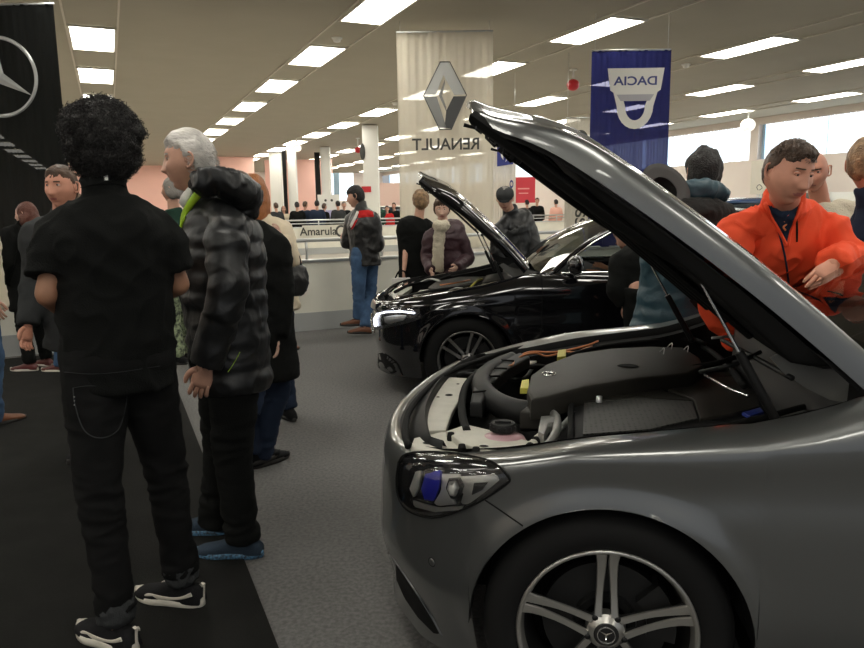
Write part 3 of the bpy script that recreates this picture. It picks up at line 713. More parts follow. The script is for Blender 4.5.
    bm = bmesh.new(); box(bm, (cw-.30, 0, zb-.13), (.55, 1.42, .22), bevel=.05); box(bm, (cw-.35, P['drv']*.36, zb-.05), (.28, .36, .10), bevel=.03); finish('dashboard', bm, plast, root, angle=40)
    bm = bmesh.new(); box(bm, (cw-.585, 0, zb-.10), (.012, 1.40, .008)); 
    for s in (1, -1): box(bm, (cw-1.0, s*(yb-.12), zb-.06), (.8, .006, .008))
    finish('ambient_light_strip', bm, blue_led, root)
    bm = bmesh.new(); Mx = Matrix.Translation((cw-.70, .36, zb-.05)) @ Matrix.Rotation(R(68), 4, 'Y'); 
    tube(bm, [Mx @ Vector((.185*math.cos(a), .185*math.sin(a), 0)) for a in [2*PI*q/36 for q in range(37)]], [.016], 10); ell(bm, Mx @ Vector((0, 0, 0)), (.06, .06, .05), 14)
    for a in (0, 2.1, 4.2): tube(bm, [Mx @ Vector((0, 0, 0)), Mx @ Vector((.18*math.cos(a), .18*math.sin(a), 0))], [.014, .012], 8)
    finish('steering_wheel', bm, plast, root, smooth=True)
    for yy in (.37, -.37):
        for xx in (cw-1.15, cw-2.0):
            bm = bmesh.new(); tube(bm, [(xx+.30, yy, .55), (xx+.1, yy, .58), (xx-.2, yy, .54)], [(.25, .09)]*3, 16, n=3, side=(0, 1, 0)); tube(bm, [(xx-.22, yy, .5), (xx-.27, yy, .75), (xx-.36, yy, 1.02), (xx-.38, yy, 1.10)], [(.24, .09), (.25, .08), (.20, .06), (.10, .04)], 16, n=3, side=(0, 1, 0))
            tube(bm, [(xx-.38, yy, 1.12), (xx-.40, yy, 1.26)], [(.12, .045), (.10, .035)], 14, n=3, side=(0, 1, 0)); finish('seat', bm, seat_m, root, smooth=True)
    # door sills inside / far inner door cards
    for s in (1, -1):
        bm = bmesh.new(); box(bm, (cw-1.4, s*(yb-.10), zb-.25), (2.2, .05, .46), bevel=.02); finish('door_card', bm, plast, root)
    # ---- engine bay shell
    bx0, bx1 = cw+.13, P['bay_x1']
    bm = bmesh.new(); G = []
    ns = 24; zf = P.get('bay_floor', .52)
    def edge(x, s): return Vector((x, s*(yat(x)-interp(P['einset'], x)-.006-P.get('tuck', 0)*0), interp(P['ze'], x)))
    for s in (1, -1):
        bm = bmesh.new(); G = []
        for x in np.linspace(bx0-.12, P['bay_x1']+.02, ns):
            e = edge(x, s); G.append([e, e+Vector((0, -s*.012, -.012)), e+Vector((0, -s*.02, -.03)), e+Vector((0, -s*.06, -.035)), e+Vector((0, -s*.065, -.10)), Vector((x, e.y-s*.09, zf))])
        grid(bm, G); finish('fender_gutter', bm, bay_m, root, smooth=True, angle=40)
    bm = bmesh.new(); box(bm, ((bx0+bx1)/2-.1, 0, zf-.02), (bx1-bx0-.05, 1.3, .04)); finish('bay_floor', bm, bay_m, root)
    # nose top: from bay front edge to bumper edge
    nx1 = P['bay_x1']; bm = bmesh.new(); G = []
    fr = [c for c in range(n) if cols[c][0] > nx1-.02]
    rows_ = []
    for i in fr:
        e = colpts(i, 1)[-1]
        rows_.append(e)
    rows_.sort(key=lambda p: -p.y)
    rows_ = rows_+[Vector((p.x, -p.y, p.z)) for p in rows_[::-1] if p.y > .001]
    G = []
    for e in rows_:
        t = e.y/.8; xin = nx1-.02-P.get('bay_bow', .0)*t*t if abs(t) < 1 else nx1-.02-P.get('bay_bow', 0)
        inn = Vector((min(e.x, P['slam_x']-P['slam_bow']*min(1, abs(t))**2.5), e.y*.96, P['slam_z']))
        G.append([e, e.lerp(inn, .33)+Vector((0, 0, P.get('nose_b', .01))), e.lerp(inn, .66)+Vector((0, 0, P.get('nose_b', .01))), inn, inn+Vector((-.01, 0, -.02)), inn+Vector((-.02, 0, -.2))])
    grid(bm, G); finish('nose_top', bm, P.get('nose_m', plast), root, smooth=True, angle=40)
    # ---- bonnet (open)
    th = P['hood_open']; hl = P['hood_len']; hx, hz = P['hood_hinge']
    Mh = Matrix.Translation((hx, 0, hz)) @ Matrix.Rotation(-th, 4, 'Y')      # local +x along bonnet, +z outward
    hood = bpy.data.objects.new('bonnet', None); COL.objects.link(hood); hood.parent = root; hood.matrix_local = Mh
    NS, NJ = 30, 40
    def hwid(s): return interp(P['hood_w'], s)
    def hlen(t): return hl-P.get('hood_front_bow', .10)*abs(t)**2.6
    def outer(s, t):
        x = s*hlen(t)-P.get('hood_back_bow', .06)*(1-s)*(1-(1-t*t))*0; ww = hwid(s)
        aw = abs(t); fl = P['flange']*(1-.65*sm(s, .72, 1.0))
        if aw > .93: k_ = (1-aw)/.07; zz = fl*(math.sin(k_*PI/2)**.8); y = ww*(.965+.035*math.cos(k_*PI/2))
        else: zz = fl+P['crown']*(1-(aw/.93)**2.0); y = ww*.965*aw/.93
        zz += P['bow']*4*s*(1-s)*1.0 - P.get('tipdrop', .05)*sm(s, .75, 1.0)**1.5 + P.get('crease', .012)*math.exp(-((aw-.72)/.05)**2)
        fr_ = sm(s, .985, 1.0)
        return Vector((x, math.copysign(y, t), zz))
    tt = sorted(set([round(-1+2*j/NJ, 4) for j in range(NJ+1)]+[s*(.93+.07*q/6) for s in (-1, 1) for q in range(7)]))
    Gs = [[outer(i/NS, t) for t in tt] for i in range(NS+1)]
    bm = bmesh.new(); grid(bm, Gs)
    # front lip
    lip = [[p for p in Gs[-1]], [p+Vector((.006, 0, -.012)) for p in Gs[-1]], [p+Vector((-.004, 0, -.026)) for p in Gs[-1]]]
    grid(bm, lip); bmesh.ops.remove_doubles(bm, verts=bm.verts, dist=.0005)
    finish('bonnet_skin', bm, paint, hood, smooth=True, angle=45)
    bm = bmesh.new()
    inn = [[Vector((p.x-.01*(i == NS), p.y*.985, min(p.z, (P['flange']+P['bow']*4*(i/NS)*(1-i/NS)-P.get('tipdrop', .05)*sm(i/NS, .75, 1)**1.5))-.012-P['under']*min(1, (1-abs(t))*16)*min(1, i/NS*8, (1-i/NS)*3)*(1.15-.5*i/NS))) for p, t in zip(Gs[i], tt)] for i in range(NS+1)]
    grid(bm, inn)
    # recesses and ribs of the inner panel
    for yy in (-.45, -.15, .15, .45): tube(bm, [(hl*.15, yy, inn[4][len(tt)//2].z-.002), (hl*.5, yy*.9, inn[15][len(tt)//2].z-.01), (hl*.82, yy*.7, inn[24][len(tt)//2].z-.004)], [(.03, .012)]*3, 8, n=5, side=(0, 1, 0))
    for s in (-1, 1): tube(bm, [Vector((hl*f, s*(hwid(f)-.10), interp([(0, inn[0][5].z), (.5, inn[15][6].z), (1, inn[NS][6].z)], f)-.012)) for f in (.06, .3, .55, .8, .92)], [(.045, .022)]*5, 8, n=4, side=(0, 1, 0))
    finish('bonnet_liner', bm, P.get('liner_m', bay_m), hood, smooth=True, angle=50)
    # latch gear at the tip underside
    for s in (-1, 1):
        bm = bmesh.new()
        for q in range(5): box(bm, (hl*.93-q*.028, s*(.42+.01*q), -.015-.012*(q % 2)-.0), (.022, .06, .05), bevel=.004)
        tube(bm, [(hl*.93, s*.44, -.01), (hl*.91, s*.45, -.045), (hl*.94, s*.46, -.06)], [.006]*3, 8); tube(bm, [(hl*.91, s*.38, -.01), (hl*.89, s*.38, -.05), (hl*.86, s*.40, -.055)], [.005]*3, 8)
        tube(bm, [(hl*.9, s*.5, -.03), (hl*.8, s*.56, -.035), (hl*.6, s*.62, -.02), (hl*.4, s*.64, -.02)], [.008]*4, 8, n=4)
        finish('bonnet_latch', bm, plast, hood, angle=40)
    # gas struts
    for s in (1, -1):
        a = Vector(P['strut'][0]); b = Mh @ Vector(P['strut'][1]); a.y *= s; b.y *= s
        bm = bmesh.new(); mid = a.lerp(b, .48); tube(bm, [a, mid], [.013, .013], 14); tube(bm, [mid, b], [.0048, .0048], 10, mi=1); ell(bm, a, (.016, .016, .016), 10); ell(bm, b, (.012, .012, .012), 10)
        finish('gas_strut', bm, [plast, chrome], root, angle=40)
        bm = bmesh.new(); hp = Vector((hx+.02, s*.60, hz-.03)) # hinge plates
        poly_prism(bm, [(-.13, -.03), (-.06, -.05), (.0, -.04), (.06, -.01), (.12, .03), (.16, .075), (.13, .09), (.08, .06), (.02, .045), (-.03, .05), (-.08, .03), (-.13, .02)], 0, .006, Matrix.Translation(hp) @ FX)
        for (qx, qz, qr) in ((-.04, 0, .03), (-.09, -.012, .016), (.10, .05, .018), (.03, .012, .012)): lathe(bm, [(0, .012), (qr*.6, .012), (qr, .006), (qr, 0)], 18, Matrix.Translation(hp+Vector((qx, -.001, qz))) @ FX)
        finish('bonnet_hinge', bm, hinge_m if s > 0 else steel, root, angle=30)
    return root, dict(yat=yat, colpts=colpts, cols=cols, Mh=Mh)

# ---------------------------------------------------------------- grey car
AG = R(10); g0 = WZ(607, 637, .34); fwd = Vector((-math.cos(AG), math.sin(AG), 0)); lft = Vector((-math.sin(AG), -math.cos(AG), 0))
gloc = g0-lft*.90; gloc.z = 0
PG = dict(loc=gloc, A=AG, label='grey metallic saloon in the foreground with its bonnet raised', paint=paint_g, Ra=.362, Rt=.33, Rr=.237, wb=2.94, two_tone=True, winset=.012, spin=PI/5,
    path=[(-3.86, 0), (-3.80, .45), (-3.62, .72), (-3.25, .85), (-2.6, .895), (-1.5, .90), (-.6, .90), (-.1, .895), (.25, .873), (.42, .828), (.53, .755), (.625, .64), (.70, .48), (.75, .24), (.77, 0)],
    zc=[(-3.9, .90), (-3, .90), (-1, .875), (-.5, .862), (-.2, .838), (.1, .818), (.3, .77), (.5, .70), (.7, .64), (.9, .60)],
    ze=[(-3.9, .98), (-3, .99), (-1, 1.0), (-.626, .985), (-.57, .955), (-.48, .920), (-.36, .885), (-.24, .868), (-.11, .85), (.02, .832), (.126, .812), (.26, .782), (.45, .755), (.6, .735), (.8, .69), (.9, .68)],
    zs=[(-3.9, .34), (-3.5, .24), (-2, .20), (.38, .17), (.6, .13), (.9, .12)], einset=[(-4, .10), (-1, .10), (-.7, .11), (-.3, .155), (.3, .15), (.5, .12), (.7, .07), (.9, .04)],
    dish=[(-3, .012), (-.4, .014), (.2, .006), (.35, 0)], nosecut=[(.2, -.05), (.27, -.045), (.32, -.03), (.45, -.01), (.52, -.005), (.7, .015)], bulge=.012,
    cowl_x=-.83, head_x=-1.62, rearhead_x=-2.75, boot_x=-3.35, z_belt=1.02, z_head=1.36, z_roof=1.45, y_belt=.77, y_roof=.60, win_from=-1.0, b_pil=-1.9, c_pil=-2.85,
    shut=[-.80, -1.9], handles=[-1.72, -2.7], mirror_x=-1.08, drv=1, bay_x1=.56, bay_bow=.05, slam_x=.60, slam_bow=.16, slam_z=.765, nose_b=.004, nose_m=plast,
    hood_open=R(37), hood_len=1.34, hood_hinge=(-.62, .985), hood_w=[(0, .755), (.3, .745), (.7, .69), (.9, .63), (1, .55)], hood_front_bow=.13, flange=.075, crown=.03, bow=.03, tipdrop=.03, under=.12,
    strut=((-.463, .63, .85), (.48, .63, -.01)))
grey, GI = build_car(PG)
# ---------------------------------------------------------------- grey car details
from mathutils.bvhtree import BVHTree
def inv_car(root): return (Matrix.Translation(root.location) @ Matrix.Rotation(root.rotation_euler.z, 4, 'Z')).inverted()
def bvh_of(root):
    out = []
    for o in root.children:
        if o.name.startswith('body_side'): out.append(o)
    o = out[0]; me = o.data
    return BVHTree.FromPolygons([v.co.copy() for v in me.vertices], [tuple(p.vertices) for p in me.polygons])
def make_onskin(root):
    T = inv_car(root); B = bvh_of(root); o_ = T @ Vector((0, 0, CAM_H)); T3 = T.to_3x3()
    def hit(px, py):
        d = (T3 @ ray(px, py)).normalized(); h = B.ray_cast(o_, d)
        if h[0] is None: return None
        nn = h[1] if h[1].dot(d) < 0 else -h[1]
        return h[0], nn
    return hit
def poly_fill(poly, nb=60, nr=8):
    """resample outline + centroid rings in pixel space"""
    P_ = [np.array(p, float) for p in poly]; seg = [np.linalg.norm(P_[(i+1) % len(P_)]-P_[i]) for i in range(len(P_))]; tot = sum(seg)
    out = []; i = 0; acc = 0
    for k in range(nb):
        d = tot*k/nb
        while acc+seg[i] < d: acc += seg[i]; i += 1
        out.append(P_[i]+(P_[(i+1) % len(P_)]-P_[i])*((d-acc)/seg[i]))
    c = sum(out)/len(out)
    return [[c+(p-c)*f for p in out] for f in [q/nr for q in range(1, nr+1)]], c
def patch(hit, poly, off, m, name, parent, dome=0, nb=60, nr=8, thick=0):
    rings, c = poly_fill(poly, nb, nr); bm = bmesh.new(); last = None; V_ = []
    for q, ring in enumerate(rings):
        row = []
        f = (q+1)/len(rings)
        for p in ring:
            h = hit(*p)
            if h is None: h = last
            last = h; row.append(bm.verts.new(h[0]+h[1]*(off+dome*(1-f**3))))
        V_.append(row)
    for a, b in zip(V_, V_[1:]):
        for j in range(nb): bm.faces.new((a[j], a[(j+1) % nb], b[(j+1) % nb], b[j]))
    h = hit(*c) or last; cv = bm.verts.new(h[0]+h[1]*(off+dome))
    for j in range(nb): bm.faces.new((cv, V_[0][j], V_[0][(j+1) % nb]))
    if thick:
        last = None; row = []
        for p in rings[-1]:
            h = hit(*p) or last; last = h; row.append(bm.verts.new(h[0]+h[1]*(-.004)))
        for j in range(nb): bm.faces.new((V_[-1][j], V_[-1][(j+1) % nb], row[(j+1) % nb], row[j]))
    return finish(name, bm, m, parent, smooth=True, angle=50)
def skin_line(hit, pts, r, m, name, parent, off=.001, n=8, flat=.5):
    P_ = catmull(pts, n); out = []
    for p in P_:
        h = hit(p[0], p[1])
        if h: out.append(h[0]+h[1]*off)
    bm = bmesh.new()
    if len(out) > 1: tube(bm, out, [(r, r*1)], 8)
    return finish(name, bm, m, parent, smooth=True)
hitg = make_onskin(grey)
HL = [(400, 463), (408, 455), (440, 454), (472, 458), (496, 465), (509, 477), (506, 484), (480, 501), (455, 512), (432, 517), (411, 511), (401, 499), (398, 482)]
HL = [tuple(p) for p in catmull(HL+[HL[0]], 4)[:-1]]
hous = patch(hitg, HL, .003, lampdark, 'headlight', grey, thick=1)
def hp(poly, off, m, name, dome=0): return patch(hitg, poly, off, m, name, hous, dome=dome, nb=28, nr=3, thick=1)
hp([(428, 474), (443, 471), (441, 487), (436, 500), (427, 499), (424, 488)], .010, blue_l, 'blue_reflector', .004)
hp([(444, 474), (462, 474), (459, 484), (452, 493), (458, 503), (440, 505), (436, 502), (443, 490)], .009, lampgrey, 'inner_reflector', .004)
hp([(460, 476), (497, 474), (500, 479), (488, 489), (470, 503), (462, 503), (465, 492), (457, 488)], .009, lampgrey, 'outer_reflector', .005)
hp([(476, 481), (490, 480), (484, 488), (474, 493)], .016, lampdark, 'lens_recess')
hp([(452, 477), (462, 476), (467, 484), (462, 497), (454, 497), (449, 487)], .016, lampdark, 'projector_ring', .003)
hp([(453, 480), (460, 479), (463, 486), (459, 494), (454, 493), (451, 487)], .021, lampgrey, 'projector_lens', .008)
hp([(418, 472), (424, 471), (421, 488), (416, 497), (412, 488)], .009, lampgrey, 'corner_reflector', .003)
hp([(415, 500), (440, 507), (465, 505), (462, 509), (436, 511), (416, 506)], .008, lampgrey, 'lower_trim', 0)
patch(hitg, HL, .006, lens, 'lens_cover', hous, dome=.022)
skin_line(hitg, HL+[HL[0]], .003, bay_m, 'lens_seal', hous, off=.006, n=1)
skin_line(hitg, [(485, 500), (497, 508), (510, 517), (523, 526)], .0022, bay_m, 'shut_line', grey, off=.0004)
bm = bmesh.new(); h = hitg(432, 562)
if h: lathe(bm, [(0, .002), (.010, .002), (.0115, .001), (.012, 0)], 24, Matrix.Translation(h[0]) @ h[1].to_track_quat('Z', 'Y').to_matrix().to_4x4())
finish('parking_sensor', bm, paint_g, grey, smooth=True)
bm = bmesh.new(); h = hitg(432, 562)
if h: lathe(bm, [(.0115, .0012), (.0135, .0012)], 24, Matrix.Translation(h[0]) @ h[1].to_track_quat('Z', 'Y').to_matrix().to_4x4())
finish('sensor_ring', bm, bay_m, grey)
patch(hitg, [(396, 562), (402, 571), (414, 588), (428, 608), (441, 634), (434, 633), (418, 617), (405, 598), (397, 580)], .002, bay_m, 'side_intake', grey, nb=40, nr=3)
skin_line(hitg, [(377, 541), (395, 561), (415, 590), (432, 617), (442, 636)], .003, paint_g, 'bumper_crease', grey, off=.001)
# front grille and star (seen from the front)
def front_parts(root, x, w_, z0, z1, star=.10, pins=True):
    bm = bmesh.new(); G = []
    for i in range(13):
        t = -1+2*i/12; G.append([Vector((x-.10*t*t, t*w_*(.86 if q == 0 else 1 if q == 1 else .92), zz)) for q, zz in enumerate((z0, (z0+z1)/2, z1))])
    grid(bm, G); bmesh.ops.solidify(bm, geom=bm.faces[:], thickness=.03); g = finish('grille', bm, bay_m, root, smooth=True, angle=40)
    for s in (-1, 1):
        bm = bmesh.new(); tube(bm, [(x+.008-.10*(.96)**2, s*w_*.92, (z0+z1)/2), (x+.012, s*.12, (z0+z1)/2)], [(.010, .012)]*2, 8, n=1); finish('grille_bar', bm, chrome, g, smooth=True)
    bm = bmesh.new(); star_badge(bm, Matrix.Translation((x+.018, 0, (z0+z1)/2)) @ Matrix.Rotation(PI/2, 4, 'Y') @ Matrix.Rotation(PI/2, 4, 'Z'), star); finish('star_badge', bm, chrome, g, angle=30)
front_parts(grey, .715, .36, .42, .64, .085)
# ---- engine bay
Tg = inv_car(grey)
def gl(px, py, z): return Tg @ WZ(px, py, z)
def bay_poly(name, pts, z, h, m, parent=grey, bev=.006, crown=0, nlift=None, T=gl):
    P_ = [T(x, y, z) for x, y in pts]; bm = bmesh.new()
    a = [bm.verts.new(p) for p in P_]; f = bm.faces.new(a)
    r = bmesh.ops.extrude_face_region(bm, geom=[f]); vs = [v for v in r['geom'] if isinstance(v, bmesh.types.BMVert)]
    for v in vs: v.co.z -= h
    bmesh.ops.recalc_face_normals(bm, faces=bm.faces)
    if bev:
        top = [e for e in bm.edges if all(v in a for v in e.verts)]
        bmesh.ops.bevel(bm, geom=top, offset=bev, segments=3, affect='EDGES', profile=.5)
    return finish(name, bm, m, parent, smooth=True, angle=35)
def bay_tube(name, pts, r, m, parent=grey, n=6, seg=10, ripple=None, T=gl):
    bm = bmesh.new(); tube(bm, [T(*p) for p in pts], r if isinstance(r, list) else [r], seg, n=n if len(pts) > 2 else 1, ripple=ripple); return finish(name, bm, m, parent, smooth=True)
# hexagonal perforation
hexm = mat('perforated_plastic', (.045, .045, .042), .5)
_n = hexm.node_tree.nodes; _l = hexm.node_tree.links; tc = _n.new('ShaderNodeTexCoord'); vo = _n.new('ShaderNodeTexVoronoi'); vo.inputs['Scale'].default_value = 62; vo.inputs['Randomness'].default_value = 0.12
_l.new(tc.outputs['Object'], vo.inputs[0]); rp = _n.new('ShaderNodeMapRange'); rp.inputs[1].default_value = .36; rp.inputs[2].default_value = .44; _l.new(vo.outputs['Distance'], rp.inputs[0])
mx = _n.new('ShaderNodeMix'); mx.data_type = 'RGBA'; mx.inputs['A'].default_value = (.004, .004, .004, 1); mx.inputs['B'].default_value = (.060, .060, .055, 1); _l.new(rp.outputs[0], mx.inputs['Factor']); _l.new(mx.outputs['Result'], _n['Principled BSDF'].inputs['Base Color'])
# cabin filter housing (near right)
bay_poly('filter_housing', [(569, 441), (571, 395), (580, 388), (640, 381), (700, 372), (735, 372), (762, 392), (768, 408), (740, 420), (690, 430), (640, 436)], .79, .14, plast, bev=.012)
bay_poly('filter_mesh', [(583, 434), (584, 402), (640, 398), (692, 401), (697, 418), (650, 429)], .797, .004, hexm, bev=0)
bay_poly('filter_lid', [(700, 418), (694, 399), (668, 389), (700, 377), (735, 376), (758, 394), (760, 406), (730, 414)], .80, .012, plast2, bev=.004)
bay_poly('filter_frame', [(583, 402), (584, 398), (662, 389), (668, 393), (692, 400), (640, 397)], .80, .01, plast2, bev=.003)
bay_tube('housing_seal', [(571, 441, .80), (572, 398, .80), (582, 389, .80), (640, 382, .80), (700, 373, .80), (735, 372, .80), (760, 388, .80)], .010, rubber)
bay_tube('housing_seal', [(575, 441, .80), (640, 437, .81), (700, 430, .82), (760, 418, .83), (810, 405, .85)], .009, rubber)
bm = bmesh.new(); lathe(bm, [(0, .02), (.010, .02), (.011, 0)], 14, Matrix.Translation(gl(599, 402, .80))); finish('housing_bolt', bm, alu_m, grey, smooth=True)
ell_m = mat('washer_blue', (.02, .04, .25), .4)
bay_poly('blue_cap', [(742, 412), (760, 407), (764, 411), (750, 416)], .81, .01, ell_m, bev=.003)
# engine cover
cov = bay_poly('engine_cover', [(531, 399), (527, 388), (531, 374), (545, 364), (575, 353), (610, 348), (650, 346), (684, 347), (700, 357), (704, 365), (690, 373), (640, 378), (585, 387), (548, 397)], .85, .07, plast2, bev=.014)
bm = bmesh.new(); c = gl(628, 366, .8515); 
lathe(bm, [(.0, .0005), (.024, .0005), (.028, .003), (.032, 0)], 28, Matrix.Translation(c) @ Matrix.Diagonal((1.25, .8, 1, 1))); finish('cover_recess', bm, bay_m, cov, smooth=True)
bm = bmesh.new(); star_badge(bm, Matrix.Translation(gl(549, 374, .852)) @ Matrix.Rotation(-.4, 4, 'Z'), .026); finish('cover_star', bm, chrome, cov)
bay_poly('engine_cover', [(520, 410), (530, 402), (560, 394), (620, 384), (690, 376), (735, 361), (752, 364), (742, 374), (700, 380), (640, 388), (590, 393), (572, 401), (545, 412)], .80, .06, plast2, bev=.012)
bay_tube('cover_seam', [(534, 400, .80), (580, 388, .80), (640, 380, .80), (700, 371, .80)], .005, bay_m)
# air intake
bay_tube('intake_duct', [(562, 414, .76), (535, 413, .77), (512, 410, .77), (494, 402, .77), (483, 390, .78), (484, 377, .78), (497, 366, .78), (512, 358, .78)], [.036, .040, .042, .042, .040, .038, .034, .028], plast, seg=18, n=8)
bay_tube('duct_clamp', [(535, 413, .77), (539, 413.5, .77)], .044, plast2, seg=18)
bay_poly('intake_scoop', [(470, 402), (474, 382), (492, 362), (520, 352), (530, 356), (508, 368), (490, 384), (482, 403)], .80, .05, plast, bev=.01)
for q in range(5): bay_tube('scoop_rib', [(473+q*7, 392-q*8, .806), (486+q*7, 391-q*7.5, .806)], .004, rubber)
# slam panel
bay_poly('slam_panel', [(413, 431), (420, 416), (437, 385), (448, 377), (467, 378), (466, 388), (452, 412), (446, 430)], .74, .02, pale, bev=.004)
for (qx, qy, s) in ((449, 395, .013), (438, 397, .006), (458, 384, .006), (424, 424, .006)):
    bm = bmesh.new(); lathe(bm, [(0, .001), (s, .001), (s*1.15, .0)], 18, Matrix.Translation(gl(qx, qy, .7405))); finish('panel_hole', bm, bay_m, grey)
bay_poly('latch_panel', [(410, 448), (414, 438), (440, 432), (468, 430), (470, 441), (500, 448), (515, 455), (495, 458), (450, 453)], .745, .02, pale, bev=.004)
bay_poly('tank_panel', [(446, 431), (466, 424), (500, 432), (530, 441), (560, 446), (545, 451), (510, 456), (480, 449), (462, 443)], .765, .02, pale, bev=.005)
for (qx, qy, s) in ((484, 446, .012), (518, 448, .012), (538, 446, .008), (430, 443, .02)):
    bm = bmesh.new(); lathe(bm, [(0, .001), (s, .001), (s*1.15, .0)], 18, Matrix.Translation(gl(qx, qy, .7665 if qx > 440 else .7465)) @ Matrix.Diagonal((1, .6, 1, 1))); finish('panel_hole', bm, bay_m, grey)
for (qx, qy) in ((451, 437), (462, 449), (476, 452)):
    bm = bmesh.new(); lathe(bm, [(0, .016), (.010, .014), (.013, .0), (.013, -.01)], 14, Matrix.Translation(gl(qx, qy, .755))); finish('rubber_stop', bm, rubber, grey, smooth=True)
# coolant tank and cap
tk = bm = bmesh.new(); lathe(bm, [(0, -.07), (.055, -.07), (.06, -.02), (.05, .0), (.03, .005), (0, .005)], 24, Matrix.Translation(gl(504, 436, .765)) @ Matrix.Diagonal((1.2, 1, 1, 1))); tk = finish('coolant_tank', bm, pinkfl, grey, smooth=True)
bm = bmesh.new(); Mc = Matrix.Translation(gl(503, 430, .775)); lathe(bm, [(.038, 0), (.040, .018), (.036, .024), (.0, .022)], 28, Mc)
for q in range(14): a = 2*PI*q/14; box(bm, (.040*math.cos(a), .040*math.sin(a), .010), (.006, .006, .016), Mc)
box(bm, (0, 0, .026), (.05, .010, .008), Mc); finish('filler_cap', bm, plast, tk, angle=40)
# aluminium pipe and bracket
bay_tube('aluminium_pipe', [(536, 450, .765), (546, 446, .77), (553, 438, .78), (557, 428, .79), (556, 417, .79), (549, 411, .79)], .013, caster, seg=14)
bay_tube('aluminium_pipe', [(560, 429, .77), (568, 421, .78), (574, 414, .78)], .011, caster, seg=14)
bay_poly('pipe_bracket', [(538, 431), (541, 416), (560, 414), (561, 421), (549, 423), (544, 434)], .80, .03, caster, bev=.004)
for q in range(4): bay_tube('pipe_collar', [(529+q*3.0, 448-q*3.0, .77), (530.5+q*3.0, 446.6-q*3.0, .77)], .014, pale if q % 2 else rubber, seg=12)
# yellow tag, wires, far edge details
tg_ = bay_poly('yellow_tag', [(520, 388), (522, 380), (529, 379), (529, 388)], .83, .02, yellow, bev=.002)
bay_poly('far_panel', [(498, 372), (505, 364), (532, 353), (552, 350), (548, 356), (524, 366), (508, 374)], .73, .01, pale, bev=.003)
for k_, pts in enumerate([[(498, 368, .78), (512, 365, .80), (516, 358, .79), (530, 352, .80), (556, 352, .80), (585, 346, .81), (598, 341, .82)], [(519, 365, .77), (520, 357, .80), (535, 353, .81), (548, 356, .79), (570, 350, .80)], [(560, 351, .80), (575, 352, .81), (590, 347, .80), (605, 345, .80)]]):
    bay_tube('orange_wire', pts, .0045, copper, seg=8)
bay_poly('connector', [(557, 357), (558, 350), (566, 349), (566, 356)], .82, .02, yellow, bev=.002)
# seals round the bay
bay_tube('bay_seal', [(408, 446, .755), (405, 432, .757), (409, 412, .757), (424, 392, .757), (448, 373, .757), (480, 360, .76), (520, 348, .77), (580, 338, .79), (640, 330, .81)], .011, rubber, seg=10)
bay_tube('bay_seal', [(467, 432, .76), (463, 418, .76), (462, 402, .765), (466, 386, .77), (478, 372, .77)], .014, rubber, seg=10)
for pts, r in (([(700, 345, .80), (712, 352, .82), (728, 366, .83), (744, 386, .83)], .012), ([(560, 358, .80), (600, 347, .82), (650, 341, .83), (690, 339, .84), (705, 344, .84)], .010), ([(650, 380, .82), (690, 368, .84), (720, 362, .85), (748, 352, .85)], .010),
               ([(740, 362, .80), (760, 370, .82), (790, 385, .84), (830, 400, .86)], .012), ([(418, 425, .70), (430, 400, .70), (450, 383, .70)], .02), ([(520, 425, .72), (545, 425, .72), (570, 420, .72)], .02)):
    bay_tube('hose', [p for p in pts], r, rubber)
for k_ in range(16):
    x0 = random.uniform(425, 640); y0 = 352+ (640-x0)*.12+random.uniform(0, 14)
    bay_tube('hose', [(x0, y0, .70), (x0+random.uniform(5, 20), y0-random.uniform(0, 6), .72), (x0+random.uniform(20, 50), y0-random.uniform(2, 14), .69)], random.uniform(.006, .014), rubber if k_ % 3 else plast, seg=8, n=4)
for k_, (qx, qy) in enumerate([(660, 352), (684, 350), (668, 347)]): bay_tube('dipstick_wire', [(qx-6, qy+6, .82), (qx+4, qy-4, .87), (qx+2, qy+8, .83)], .002, alu_m, seg=6, n=4)
bay_tube('wiper_arm', [(700, 372, .93), (735, 364, .97), (760, 352, .96)], .007, plast); bay_tube('wiper_arm', [(722, 340, .93), (750, 355, .96), (792, 378, .98)], .008, plast)
bay_tube('cross_brace', [(712, 338, .90), (742, 336, .90), (748, 343, .88)], .006, alu_m, seg=8, n=3)
bay_tube('wiper_arm', [(705, 375, .92), (728, 388, .93), (748, 396, .93)], .005, chrome, seg=8)

